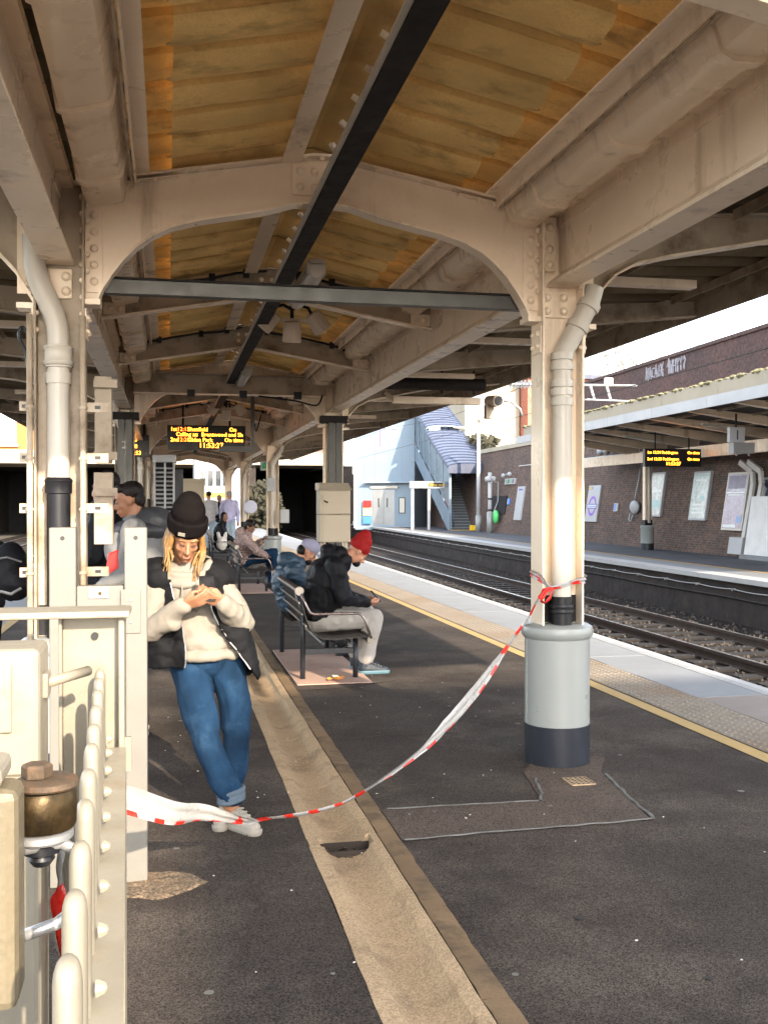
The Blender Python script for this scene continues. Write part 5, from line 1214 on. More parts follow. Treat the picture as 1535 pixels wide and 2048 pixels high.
# louvred kiosk and beige box
t = thing('louvred_kiosk', 'white louvred kiosk with dark side further down the platform', 'kiosk', (-.05, 20.6, 0)); MB().box(-.2, .17, 0, .7, 0, 2.35).build('core', DARK, t)
for k in range(26): MB().obox((0, -.02, .12 + .085 * k), (.36, .05, .016), (.5, 0, 0)).build('louvre', WHITEP, t)
for x in (-.2, 0., .17): MB().box(x - .02, x + .02, -.06, .0, 0, 2.36).build('frame_upright', WHITEP, t)
MB().box(-.24, .22, -.1, .75, 2.36, 2.5).build('top', WHITEP, t); MB().box(.19, .35, -.05, .7, 0, 2.22).build('side_panel', NAVY, t)
t = thing('beige_bin_cabinet', 'beige box cabinet beside the louvred kiosk', 'cabinet', (.56, 24.0, 0)); MB().box(-.27, .27, 0, .6, 0, 2.05).build('body', CABINET, t, bevel=.01); MB().box(-.29, .29, -.03, .63, 2.05, 2.12).build('lid', CABINET, t)
# white carrier bag on third bench
# ================================================================== FENCE, GATE POSTS, TAPE
fe = thing('palisade_fence', 'cream painted steel palisade fence in the left foreground', 'fence')
pv = MB(); vs = []; n = 18
zs = [(.05, 1.), (1.148, 1.), (1.157, .93), (1.164, .78), (1.168, .55), (1.17, .25)]
for z, k in zs:
    for i in range(n):
        a = 2 * math.pi * i / n; vs.append((.010 + .0125 * k * math.cos(a), .026 * k * math.sin(a), z))
pv.add(vs, [(i * n + j, i * n + (j + 1) % n, (i + 1) * n + (j + 1) % n, (i + 1) * n + j) for i in range(len(zs) - 1) for j in range(n)] + [tuple(range(n - 1, -1, -1)), tuple((len(zs) - 1) * n + j for j in range(n))])
pale_me = pv.mesh('pale', FENCE, True)
bolt_me = MB().lathe([(.010, 0), (.010, .003), (.006, .011), (.0025, .013)], (0, 0, 0), 8).mesh('bolt', FENCE)
for k, y in enumerate([.60, .745, .89, 1.037, 1.19, 1.352, 1.507, 1.681, 1.84, 2.0, 2.16, 2.31, 2.45]):
    x = -.052 - .0455 * y
    o = inst(pale_me, 'pale', fe, (x, y, random.uniform(-.004, .004)), rot=(0, 0, .045))
    inst(bolt_me, 'bolt', fe, (x + .026, y, 1.005), rot=(0, R(90), 0)); inst(bolt_me, 'bolt', fe, (x + .026, y, .35), rot=(0, R(90), 0))
for z in (.98, .33):
    m = MB(); vs = []
    for y in (.3, 2.47):
        xr = -.006 - .0365 * y
        for dx, dz in ((-.062, -.055), (-.062, 0), (0, 0), (0, -.006), (-.056, -.006), (-.056, -.055)): vs.append((xr + dx, y, z + dz))
    m.add(vs, [(j, (j + 1) % 6, 6 + (j + 1) % 6, 6 + j) for j in range(6)] + [tuple(range(6)), tuple(range(11, 5, -1))]); m.build('rail', FENCE, fe, bevel=.0015)
# intermediate channel post with cap
t = thing('fence_end_post', 'wide cream channel post with long flat cap plate at the end of the palisade', 'post', (-.17, 2.5, 0))
MB().box(-.072, .056, .03, .04, 0, 1.282).build('web', FENCE, t); MB().box(.056, .070, -.02, .10, 0, 1.282).build('flange', FENCE, t, bevel=.004); MB().box(-.080, -.072, -.005, .10, 0, 1.282).build('flange', FENCE, t, bevel=.003)
MB().box(-.8, .083, -.045, .10, 1.284, 1.300).build('cap_plate', FENCE, t, bevel=.004)
MB().cyl((.0, .022, 1.235), (.0, .0305, 1.235), .009, n=12).build('hole', INK, t)
MB().box(.07, .085, -.02, -.006, .92, 1.0).build('rail_end', FENCE, t)
# lock post left of it with spigot
t = thing('gate_stile', 'cream box section gate stile with a spigot at the left edge', 'gate post', (-.33, 2.12, 0))
MB().box(-.20, .082, 0, .16, 0.0, 1.262).build('stile', FENCE, t, bevel=.012); MB().box(-.2, .03, -.008, .0, 1.10, 1.235).build('raised_panel', FENCE, t, bevel=.003)
MB().cyl((.08, .08, 1.18), (.16, .2, 1.185), .011, n=12).build('spigot', FENCE, t, smooth=True); MB().box(.081, .092, .05, .11, 1.155, 1.205).build('spigot_plate', FENCE, t, bevel=.003)
MB().box(-.2, .07, -.03, -.009, .98, 1.02).build('ledge', TAN, t, bevel=.004)
# near gate frame with hinge
t = thing('side_gate', 'gate frame edge coloured tan for shade, with steel loop handle at lower left', 'gate', (-.25, 1.2, 0))
MB().box(-.25, .088, -.02, .05, .99, 1.235).build('frame_end', TAN, t, bevel=.012); MB().box(-.25, .072, -.025, .06, 1.237, 1.262).build('frame_top', FENCE, t, bevel=.008)
MB().box(-.25, .055, -.01, .045, 0, .985).build('frame_upright', FENCE, t, bevel=.006)
MB().tube([(.085, .06, 1.145), (.125, .075, 1.145), (.142, .08, 1.132), (.145, .08, 1.085), (.14, .08, 1.062), (.12, .07, 1.05), (.085, .055, 1.045)], .0075, 10).build('loop_handle', GALV, t, smooth=True)
t = thing('hinge_pin', 'worn brass hinge pin with rusty hexagon nut and washers beside the fence', 'hinge', (-.148, 1.28, 1.118))
MB().lathe([(.010, 0), (.016, .008), (.014, .012), (.022, .016), (.021, .032)], (0, 0, 0), 16).build('threaded_end', BLACKP, t, auto=True)
MB().lathe([(.034, .031), (.037, .034), (.037, .041), (.034, .043)], (0, 0, 0), 28).build('washer', GALV, t, auto=True)
MB().lathe([(.033, .0435), (.0385, .046), (.0405, .050), (.041, .070), (.0405, .086), (.037, .092)], (0, 0, 0), 32).build('bush', BRASS, t, auto=True)
MB().lathe([(.036, .0935), (.038, .096), (.037, .102), (.03, .105)], (.006, 0, 0), 20).build('worn_washer', RUST, t, auto=True)
MB().lathe([(.018, .1055), (.0185, .108), (.0185, .119), (.016, .122)], (-.005, 0, 0), 6).build('nut', RUST, t, bevel=.001)
# pair of square gate posts behind
t = thing('square_post', 'pale square steel post the woman leans beside, set in broken concrete', 'post', (-.128, 4.30, 0), group='pair of square gate posts')
MB().box(-.045, .045, 0, .09, 0, 1.452).build('shaft', POST, t, bevel=.005); MB().cyl((.0, -.002, 1.41), (0, .003, 1.41), .009, n=12).build('hole', INK, t)
MB().box(-.06, .02, -.006, 0, 1.02, 1.20).build('keep_plate', POST, t, bevel=.004)
for z in (1.065, 1.155): MB().dome((-.02, -.006, z), .006, .005, (0, -1, 0)).build('screw', GALV, t)
t = thing('square_post', 'pale square steel post standing in front of the left column pipe', 'post', (-.414, 4.30, 0), group='pair of square gate posts')
MB().box(-.052, .052, 0, .09, 0, 1.453).build('shaft', POST, t, bevel=.005); MB().cyl((.0, -.002, 1.41), (0, .003, 1.41), .009, n=12).build('hole', INK, t)
MB().box(.053, .237, .01, .08, 1.13, 1.215).build('lock_rail', POST, t, bevel=.004); MB().box(.10, .18, .003, .0095, 1.165, 1.21).build('lock', GALV, t, bevel=.002); MB().cyl((.145, .0, 1.185), (.145, .003, 1.185), .008, n=10).build('keyhole', BRASS, t)

# barrier tape
tp = thing('barrier_tape', 'sagging red and white barrier tape tied round the right column', 'tape', (0, 0, 0))
K = [((-.23, 3.3, .66), .044, 80), ((-.124, 3.4, .592), .044, 82), ((.02, 3.62, .475), .040, 80), ((.136, 3.9, .385), .032, 70), ((.30, 4.15, .272), .017, 50), ((.39, 4.22, .252), .014, 40), ((.70, 4.5, .195), .014, 35), ((.962, 4.75, .222), .013, 45), ((1.20, 4.92, .31), .022, 66), ((1.36, 5.02, .40), .036, 80), ((1.52, 5.15, .50), .043, 86), ((1.69, 5.32, .62), .040, 84), ((1.87, 5.48, .76), .029, 66), ((2.0, 5.575, .87), .021, 48), ((2.08, 5.63, .96), .020, 44), ((2.147, 5.67, 1.05), .018, 40)]
def catmull(P, n=14):
    out = []
    for i in range(len(P) - 1):
        p0, p1, p2, p3 = (P[max(0, i - 1)], P[i], P[i + 1], P[min(len(P) - 1, i + 2)])
        for k in range(n):
            t = k / n; out.append(.5 * ((2 * p1) + (p2 - p0) * t + (2 * p0 - 5 * p1 + 4 * p2 - p3) * t * t + (3 * p1 - p0 - 3 * p2 + p3) * t ** 3))
    out.append(P[-1]); return out
def ribbon(name, K, stripe, parent, red_rows, n=14):
    C = catmull([Vector((*k[0],)) for k in K], n); Wd = [w.x for w in catmull([Vector((k[1], k[2], 0)) for k in K], n)]; An = [w.y for w in catmull([Vector((k[1], k[2], 0)) for k in K], n)]
    m = MB(); vs = []; fs = []; mi = []; rows = 6; L = 0
    for i, p in enumerate(C):
        d = (C[min(len(C) - 1, i + 1)] - C[max(0, i - 1)]).normalized(); side = d.cross(Vector((0, 0, 1))).normalized(); upv = side.cross(d).normalized()
        a = R(An[i]); w = upv * math.sin(a) + side * math.cos(a); nn = d.cross(w)
        for j in range(rows + 1):
            s_ = j / rows * 2 - 1; vs.append(p + w * Wd[i] * s_ + nn * (.006 * math.sin(j * 2.1 + i * .13) + .004 * noise.noise(Vector((i * .2, j, 3)))))
        if i:
            L += (p - C[i - 1]).length
            for j in range(rows):
                fs.append(((i - 1) * (rows + 1) + j, (i - 1) * (rows + 1) + j + 1, i * (rows + 1) + j + 1, i * (rows + 1) + j)); mi.append(1 if red_rows(L, j / rows) else 0)
    m.v = [tuple(v) for v in vs]; m.f = fs; m.mi = mi
    return m.build(name, [TAPEW, TAPER], parent, smooth=True)
def red(L, r):
    ph = ((L + r * .05) % .17) < .075
    if L < 1.05: return r < .12 and ph
    if L < 2.0: return ph
    if L < 3.15: return r < .12 and ph
    return ph
ribbon('tape_span', K, None, tp, red)
cx, cy = CX0 + HA, 5.82
loop = [((cx - .142, cy + .08, 1.13), .022, 80), ((cx - .142, cy - .08, 1.11), .022, 80), ((cx - .125, cy - .115, 1.09), .02, 70), ((cx - .10, cy - .15, 1.055), .014, 60), ((cx - .02, cy - .158, 1.07), .014, 60), ((cx + .06, cy - .135, 1.09), .018, 70), ((cx + .138, cy - .105, 1.10), .022, 80), ((cx + .142, cy + .08, 1.12), .022, 80)]
ribbon('tape_loop', loop, None, tp, lambda L, r: (((L + r * .04) % .14) < .06) and r < .6, 10)
kn = [((cx - .10, cy - .16, 1.055), .012, 60), ((cx - .14, cy - .18, 1.04), .016, 30), ((cx - .175, cy - .19, 1.0), .018, 50), ((cx - .16, cy - .2, .975), .016, 20), ((cx - .12, cy - .19, 1.0), .014, 60), ((cx - .09, cy - .17, 1.05), .012, 40)]
ribbon('tape_knot', kn, None, tp, lambda L, r: True, 8)
h = thing('loose_tape', 'loose strip of red and white tape hanging behind the palisade', 'tape', (0, 0, 0))
ribbon('strip', [((-.21, 2.2, .95), .014, 20), ((-.215, 2.21, .86), .016, 60), ((-.222, 2.22, .75), .018, 75), ((-.215, 2.22, .6), .017, 60), ((-.21, 2.2, .42), .016, 70), ((-.215, 2.21, .2), .015, 60)], None, h, lambda L, r: L > .2)
# ================================================================== PEOPLE
V = Vector
class Clay:
    def __init__(s): s.b = MB()
    def cap(s, p, q, r, r2=None, n=12):
        p, q = V(p), V(q); r2 = r if r2 is None else r2; d = (q - p)
        if d.length < 1e-5: return s.ell(p, (r, r, r))
        d.normalize(); pts = []; rr = []
        for a in (-.98, -.8, -.45, 0): pts.append(p + d * r * a); rr.append(max(.0015, r * math.sqrt(1 - a * a)))
        for a in (0, .45, .8, .98): pts.append(q + d * r2 * a); rr.append(max(.0015, r2 * math.sqrt(1 - a * a)))
        s.b.tube(pts, rr, n); return s
    def chain(s, pts, rr):
        for (p, q, a, b) in zip(pts[:-1], pts[1:], rr[:-1], rr[1:]): s.cap(p, q, a, b)
        return s
    def ell(s, c, rad, mtx=None): s.b.ell(c, rad, 16, 10, mtx); return s
    def build(s, name, m, parent=None, vox=.008, smooth=4, wr=(0, 10), wr2=(0, 30), stretch=(1, 1, 1), cut=None, solid=0):
        me = s.b.mesh(name, m, True); o = bpy.data.objects.new(name, me); COL.objects.link(o)
        r = o.modifiers.new('r', 'REMESH'); r.mode = 'VOXEL'; r.voxel_size = vox; r.use_smooth_shade = True
        if smooth:
            sm = o.modifiers.new('s', 'SMOOTH'); sm.iterations = smooth; sm.factor = .5
        bpy.context.view_layer.update()
        me2 = bpy.data.meshes.new_from_object(o.evaluated_get(bpy.context.evaluated_depsgraph_get())); me2.name = name
        o.modifiers.clear(); o.data = me2; me2.materials.clear(); me2.materials.append(m)
        if cut:
            bm = bmesh.new(); bm.from_mesh(me2); bmesh.ops.delete(bm, geom=[v for v in bm.verts if cut(v.co)], context='VERTS'); bm.to_mesh(me2); bm.free()
        if wr[0] or wr2[0]:
            ns = [v.normal.copy() for v in me2.vertices]
            for v, nn in zip(me2.vertices, ns):
                c = V((v.co.x * stretch[0], v.co.y * stretch[1], v.co.z * stretch[2]))
                d = wr[0] * (1 - 2.2 * abs(noise.noise(c * wr[1]))) + wr2[0] * noise.noise(c * wr2[1])
                v.co += nn * d
        me2.polygons.foreach_set('use_smooth', [True] * len(me2.polygons)); me2.update()
        if solid:
            sd = o.modifiers.new('solid', 'SOLIDIFY'); sd.thickness = solid; sd.offset = 1
        if parent: o.parent = parent
        return o
class Frame:                                  # right, forward, up axes of a head or hand
    def __init__(s, c, f, u=(0, 0, 1)):
        s.c = V(c); s.f = V(f).normalized(); s.r = s.f.cross(V(u)).normalized(); s.u = s.r.cross(s.f)
    def __call__(s, r, f, u): return s.c + s.r * r + s.f * f + s.u * u
    def m(s): return Matrix((s.r, s.f, s.u)).transposed()
def head(c, H, k=1.):
    m = H.m()
    def e(p, r): c.ell(H(*[x * k for x in p]), [x * k for x in r], m)
    e((0, -.012, .028), (.074, .094, .086)); e((0, .018, -.03), (.060, .066, .084)); e((0, .036, -.076), (.044, .046, .034)); e((0, .066, -.100), (.019, .018, .016))
    c.cap(H(0, .084 * k, .004 * k), H(0, .106 * k, -.036 * k), .008 * k, .0125 * k); e((.012, .094, -.042), (.009, .010, .008)); e((-.012, .094, -.042), (.009, .010, .008))
    c.cap(H(-.036 * k, .073 * k, .024 * k), H(.036 * k, .073 * k, .024 * k), .011 * k)
    for s in (-1, 1):
        e((s * .036, .058, -.030), (.020, .020, .022)); e((s * .074, -.008, -.012), (.010, .020, .032)); e((s * .031, .073, .003), (.013, .011, .010))
    c.cap(H(-.017 * k, .087 * k, -.066 * k), H(.017 * k, .087 * k, -.066 * k), .007 * k); c.cap(H(-.013 * k, .086 * k, -.078 * k), H(.013 * k, .086 * k, -.078 * k), .008 * k)
def face_parts(H, par, k=1., hair=DKHAIR, brow=True, closed=True):
    for s in (-1, 1):
        MB().tube([H(s * .017 * k, .0855 * k, -.002 * k), H(s * .031 * k, .0875 * k, -.0065 * k), H(s * .045 * k, .079 * k, -.001 * k)], .0022 * k, 5).build('eyelash', INK, par)
        if brow: MB().tube([H(s * .015 * k, .087 * k, .023 * k), H(s * .033 * k, .086 * k, .029 * k), H(s * .05 * k, .075 * k, .022 * k)], .0028 * k, 5).build('eyebrow', hair, par)
    MB().tube([H(-.018 * k, .0885 * k, -.0735 * k), H(-.006 * k, .0945 * k, -.070 * k), H(.006 * k, .0945 * k, -.070 * k), H(.018 * k, .0885 * k, -.0735 * k)], [.0015, .004 * k, .004 * k, .0015], 6).build('mouth', LIP, par, smooth=True)
def hand(c, wrist, d, nrm, thumb, curl=.6, k=1., spread=0.):
    d = V(d).normalized(); nrm = V(nrm); nrm = (nrm - d * nrm.dot(d)).normalized(); lat = d.cross(nrm)       # palm faces nrm
    wrist = V(wrist); P = lambda a, b, e=0: wrist + d * a * k + lat * b * k + nrm * e * k
    for b in (-.026, -.009, .009, .026): c.cap(P(.0, b * .7), P(.075, b), .0135 * k, .012 * k)
    for b, L in ((-.030, .062), (-.0105, .074), (.0105, .070), (.030, .052)):
        b = b if thumb > 0 else -b
        p = P(.082, b * (1 + spread)); dd = d.copy()
        for i, f in enumerate((.45, .32, .25)):
            a = curl * (.65, 1.0, .8)[i]; dd = (dd * math.cos(a) + nrm * math.sin(a)).normalized(); q = p + dd * L * f * k * 1.15
            c.cap(p, q, (.0092 - .0008 * i) * k, (.0088 - .0009 * i) * k, 8); p = q; 
    t0 = P(.025, -.028 * thumb * 1, .006); t1 = P(.062, -.045 * thumb, .024); t2 = P(.092, -.032 * thumb, .036)
    c.chain([t0, t1, t2], [.013 * k, .0105 * k, .009 * k])
def shoe(p0, d, m1, m2, par, k=1.):
    d = V(d); d.z = 0; d.normalize(); l = V((-d.y, d.x, 0)); p0 = V(p0)
    c = Clay(); c.cap(p0 + V((0, 0, .045)), p0 + d * .13 * k + V((0, 0, .04)), .042, .04); c.cap(p0 + d * .10 * k + V((0, 0, .035)), p0 + d * .20 * k + V((0, 0, .03)), .043, .036); c.cap(p0 + V((0, 0, .05)), p0 + V((0, 0, .105)), .044, .043); c.cap(p0 + d * .05 + V((0, 0, .07)), p0 + d * .13 + V((0, 0, .055)), .036, .028)
    o = c.build('shoe', m1, par, .007, 3)
    s = Clay(); s.cap(p0 + V((0, 0, .02)), p0 + d * .205 * k + V((0, 0, .02)), .047, .042); s2 = s.build('sole', m2, o, .007, 2, cut=lambda v: v.z > p0.z + .034)
    for i in range(4):
        q = p0 + d * (.085 + .025 * i) + V((0, 0, .098 - .012 * i)); MB().tube([q - l * .022, q + V((0, 0, .006)), q + l * .022], .004, 5).build('lace', SHOEW, o)
    return o

# ---------- the woman with the phone
def woman():
    c = Clay()
    H = Frame((.085, 4.93, 1.395), V((.10, -.84, -.50)), (0.05, 0, 1)); head(c, H, .93)
    neck = V((.085, 5.03, 1.245)); shR = V((-.045, 5.0, 1.20)); shL = V((.225, 5.06, 1.185)); pel = V((.185, 5.06, .80)); che = V((.10, 5.05, 1.08))
    c.cap(H(0, -.03, -.07), neck, .047, .052); c.chain([neck, che, pel], [.06, .10, .11]); c.cap(shR, shL, .055)
    elR = V((-.075, 4.93, .965)); wrR = V((.075, 4.78, 1.085)); elL = V((.335, 5.0, .985)); wrL = V((.245, 4.80, 1.09))
    c.chain([shR, elR, wrR], [.045, .036, .026]); c.chain([shL, elL, wrL], [.045, .036, .026])
    hand(c, wrR, (.88, -.38, .30), (.05, .75, .6), -1, .62, .9); hand(c, wrL, (-.80, -.45, .35), (-.1, .75, .6), 1, .62, .9)
    hipR = V((.10, 5.05, .78)); hipL = V((.27, 5.06, .79)); kR = V((.178, 4.93, .44)); kL = V((.335, 5.02, .44)); aR = V((.295, 4.93, .10)); aL = V((.295, 5.06, .10))
    c.chain([hipR, kR, aR], [.085, .055, .038]); c.chain([hipL, kL, aL], [.085, .055, .038])
    body = c.build('person', SKIN, None, .006, 2)
    tag(body, 'blonde woman in black beanie, cream hoodie and black gilet looking at a phone', 'person')
    face_parts(H, body, .93, BLOND)
    # beanie
    b = Clay(); b.ell(H(0, -.018, .06), (.088, .105, .075), H.m()); b.ell(H(0, -.024, .125), (.079, .094, .072), H.m()); b.ell(H(0, -.028, .165), (.060, .073, .052), H.m()); o = b.build('beanie', KNITB, body, .007, 6, (.002, 18))
    cf = Clay()
    P = []
    for i in range(20):
        a = 2 * math.pi * i / 20; P.append(H(.085 * math.cos(a), -.014 + .101 * math.sin(a), .062 + .012 * math.sin(a)))
    for p, q in zip(P, P[1:] + P[:1]): cf.cap(p, q + (q - p) * .0, .010); cf.cap(p + H.u * .03, q + H.u * .03, .010); cf.cap(p - H.u * .022, q - H.u * .022, .009); cf.cap(p + H.u * .014, q + H.u * .014, .010); cf.cap(p - H.u * .006, q - H.u * .006, .010)
    cf.build('beanie_cuff', KNITB, o, .006, 5, (.0015, 40), stretch=(1, 1, .1))
    MB().obox(H(.04, .092, .066), (.032, .004, .016), mtx=Matrix((H.r * .95 - H.f * .3, H.f * .95 + H.r * .3, H.u)).transposed()).build('badge', HOODIE, o)
    # hair: many locks
    h = Clay(); hs_ = MB()
    for s in (-1, 1):
        for i in range(46):
            u = random.random(); f = -.06 + .092 * u; out = random.uniform(.070, .088)
            top = H(s * .072, f, .03); mid = H(s * (out + .006), f + .012, -.055 + random.uniform(-.02, .02)); b0 = V(mid) + V((random.uniform(-.02, .02) + (-.03 if s < 0 else .008), -.008 - .03 * u, -.06 - .06 * random.random() - (.025 if s < 0 else 0)))
            P = catm([V(top), V(mid), b0.lerp(V(mid), .4) + V((s * .006, -.004, 0)), b0], 5); hs_.tube(P, [.0065 - .0045 * (q / (len(P) - 1)) ** 2 for q in range(len(P))], 5)
        for i in range(9):
            f = -.055 + .01 * i; h.chain([H(s * .068, f, .02), H(s * .078, f + .01, -.06), V(H(s * .078, f + .012, -.06)) + V((-.012 if s < 0 else .0, -.01, -.06))], [.013, .012, .006])
    for i in range(10): h.chain([H(-.06 + .013 * i, -.09, .0), H(-.065 + .014 * i, -.095, -.08), V(H(-.07 + .015 * i, -.07, -.15))], [.02, .02, .012])
    hb = h.build('hair', BLOND, body, .005, 1, (.002, 55), stretch=(1, 1, .12)); hs_.build('hair_strands', BLOND, hb, smooth=True)['kind'] = 'stuff'
    # hoodie
    g = Clay()
    g.ell(che + V((.0, -.0, .04)), (.165, .115, .165)); g.ell((.125, 5.05, .97), (.168, .125, .14)); g.ell((.165, 5.05, .885), (.172, .13, .09)); g.cap(shR, shL, .072); g.cap(neck - V((0, .01, .045)), che, .075, .12)
    g.chain([shR, elR + V((-.01, 0, -.01)), wrR - (wrR - elR).normalized() * .015], [.064, .054, .040]); g.chain([shL, elL + V((.015, 0, -.015)), wrL - (wrL - elL).normalized() * .012], [.066, .06, .041])
    g.cap(elR + V((.03, -.03, .02)), elR + V((.09, -.09, .04)), .046, .042); g.cap(elL + V((-.01, -.05, .03)), elL + V((-.04, -.1, .05)), .050, .043)
    for i in range(11):
        a = math.pi * 2 * i / 11; p = V((.17 + .165 * math.cos(a), 5.05 + .125 * math.sin(a), .825)); a2 = a + 2 * math.pi / 11; q = V((.17 + .165 * math.cos(a2), 5.05 + .125 * math.sin(a2), .825)); g.cap(p, q, .022)
    g.build('hoodie', HOODIE, body, .0065, 1, (.010, 9), (.006, 24), (1, 1, .75))
    hd = Clay()                                      # hood lying round the neck
    for k, (rr, zz, dy) in enumerate(((.092, 1.245, 0), (.105, 1.225, .01), (.098, 1.265, .03))):
        P = []
        for i in range(18):
            a = 2 * math.pi * i / 18; P.append(V((neck.x + rr * 1.15 * math.cos(a), neck.y - .005 + dy * max(0, math.sin(a)) + rr * .85 * math.sin(a), zz + .028 * math.sin(a) - (.03 if math.sin(a) < -.6 else 0))))
        for p, q in zip(P, P[1:] + P[:1]): hd.cap(p, q, .022 if k < 2 else .018)
    hd.build('hood', HOODIE, body, .007, 4, (.004, 14))
    for s in (-1, 1):
        MB().tube([(neck.x + .012 + s * .03, 4.925, 1.19), (neck.x + .015 + s * .035, 4.90, 1.12), (neck.x + .02 + s * .03, 4.905, 1.04)], .004, 6).build('drawstring', HOODIE, body, smooth=True)
    # gilet, open at the front
    def lin(z, T):
        for (z0, x0), (z1, x1) in zip(T[:-1], T[1:]):
            if z <= z0 and z >= z1: return x0 + (x1 - x0) * (z0 - z) / (z0 - z1)
        return T[0][1] if z > T[0][0] else T[-1][1]
    XL = [(1.26, .0), (1.12, .03), (1.0, .065), (.88, .085), (.7, .085)]; XR = [(1.26, .155), (1.12, .185), (1.03, .205), (.95, .25), (.86, .31), (.79, .36), (.70, .415)]
    v = Clay(); v.ell((.095, 5.045, 1.11), (.185, .135, .16)); v.ell((.135, 5.05, .97), (.195, .148, .16)); v.ell((.165, 5.05, .84), (.215, .160, .13)); v.cap(shR, shL, .083); v.cap((.28, 4.98, .98), (.375, 4.965, .74), .075, .05); v.cap((.30, 5.05, .95), (.36, 5.05, .78), .08, .06); v.cap((-.03, 5.0, .95), (-.01, 5.0, .80), .08, .07)
    gil = v.build('gilet', VEST, body, .007, 3, (.007, 9), (.004, 26), (1, 1, 1.8), cut=lambda p: (p.y < 5.03 and lin(p.z, XL) < p.x < lin(p.z, XR)) or p.z < .775 - .35 * max(0, p.x - .22) or (p.z > 1.20 and abs(p.x - .085) < .085), solid=.012)
    for T, nm in ((XL, -1), (XR, 1)):
        P = []
        for k in range(14):
            z = 1.18 - k * (.42 / 13); x = lin(z, T); best = min((q.co for q in gil.data.vertices if q.co.y < 5.02), key=lambda q: abs(q.x - x - nm * .004) + abs(q.z - z)); P.append((best.x, best.y - .010, best.z))
        MB().tube(P, .0035, 5).build('zip', GALV, gil)
    MB().tube([(.205, 4.965, 1.20), (.205, 4.905, 1.16), (.20, 4.875, 1.10)], .016, 6).build('bag_strap', PHONE, body); MB().obox((.205, 4.885, 1.135), (.05, .02, .018), (.4, 0, 0)).build('strap_buckle', GALV, body)
    # jeans
    j = Clay(); j.ell((.185, 5.06, .80), (.148, .115, .10))
    j.chain([hipR, kR + V((-.005, 0, 0)), aR + V((-.005, 0, .055))], [.092, .066, .055]); j.chain([hipL, kL, aL + V((.0, 0, .06))], [.092, .064, .054])
    j.build('jeans', DENIM, body, .007, 2, (.013, 7.5), (.008, 16), (1, 1, .5))
    for a in (aR, aL):
        P = []; q = Clay()
        for i in range(14):
            t = 2 * math.pi * i / 14; P.append(a + V((.058 * math.cos(t), .06 * math.sin(t), .055 + .012 * math.cos(t))))
        for p, r in zip(P, P[1:] + P[:1]): q.cap(p, r, .010); q.cap(p + V((0, 0, .025)), r + V((0, 0, .025)), .011); q.cap(p + V((0, 0, -.02)), r + V((0, 0, -.02)), .010)
        q.build('jean_cuff', DENIML, body, .006, 3, (.002, 20))
    shoe((.285, 4.965, 0.0), (.55, -.8, 0), SHOEW, SHOEW, body, .92); shoe((.29, 5.09, 0.0), (-.25, -.9, 0), SHOEW, SHOEW, body, .9)
    ph = thing('phone', 'black phone held in both hands by the blonde woman', 'phone', (.178, 4.785, 1.158)); o = MB().obox((0, 0, 0), (.070, .009, .125), (R(-25), 0, R(6))).build('body', PHONE, ph, bevel=.003)
woman()
# ---------- seated and standing people
def seated(name_label, P, mats, opt):
    """P: dict of joint points; facing +X"""
    c = Clay(); H = Frame(P['head'], P['look']); k = opt.get('k', 1.); head(c, H, k)
    neck = V(P['neck']); che = V(P['chest']); pel = V(P['pelvis']); vox = opt.get('vox', .008)
    c.cap(H(0, -.03 * k, -.06 * k), neck, .05 * k, .055 * k); c.chain([neck, che, pel], [.06, .11, .12]); c.cap(P['sh'][0], P['sh'][1], .055)
    for s in (0, 1):
        c.chain([P['sh'][s], P['el'][s], P['wr'][s]], [.045, .036, .027]); c.chain([P['hip'][s], P['kn'][s], P['an'][s]], [.08, .055, .038])
        hand(c, P['wr'][s], V(P['wr'][s]) - V(P['el'][s]) + V(P.get('hd', (0, 0, 0))), P['pn'][s] if 'pn' in P else (0, 0, -1), 1 if s else -1, .8, k)
    body = c.build('person', mats['skin'], None, vox, 2); tag(body, name_label, 'person')
    face_parts(H, body, k, mats['hair'])
    j = Clay(); j.ell(che, opt.get('che', (.17, .21, .2))); j.ell((che + pel) / 2, opt.get('mid', (.17, .20, .2))); j.ell(pel + V((0, 0, .05)), opt.get('low', (.17, .20, .13))); j.cap(P['sh'][0], P['sh'][1], .085); j.cap(neck - V((0, 0, .03)), che, .085, .14)
    for s in (0, 1): j.chain([P['sh'][s], P['el'][s], V(P['wr'][s]).lerp(V(P['el'][s]), .08)], [.085, .07, .048])
    o = j.build('jacket', mats['top'], body, vox * 1.05, 3, opt.get('wr', (.012, 8)), (.006, 20), opt.get('st', (1, 1, 1)))
    if opt.get('hood'):
        h = Clay()
        for q, r in opt['hood']: h.ell(q, r)
        h.build('hood', mats['top'], o, vox, 3, (.005, 12))
    t = Clay(); t.ell(pel, (.15, .18, .12))
    for s in (0, 1): t.chain([P['hip'][s], P['kn'][s], V(P['an'][s]) + V((0, 0, .06))], [.098, .085, opt.get('cuff', .07)])
    t.build('trousers', mats['leg'], body, vox * 1.05, 2, (.012, 8), (.006, 19), (1, 1, .6))
    for s in (0, 1):
        a = V(P['an'][s]); shoe((a.x - .02, a.y, P.get('floor', 0)), P.get('toe', (1, 0, 0)), mats['shoe'], mats['sole'], body)
    return body, H
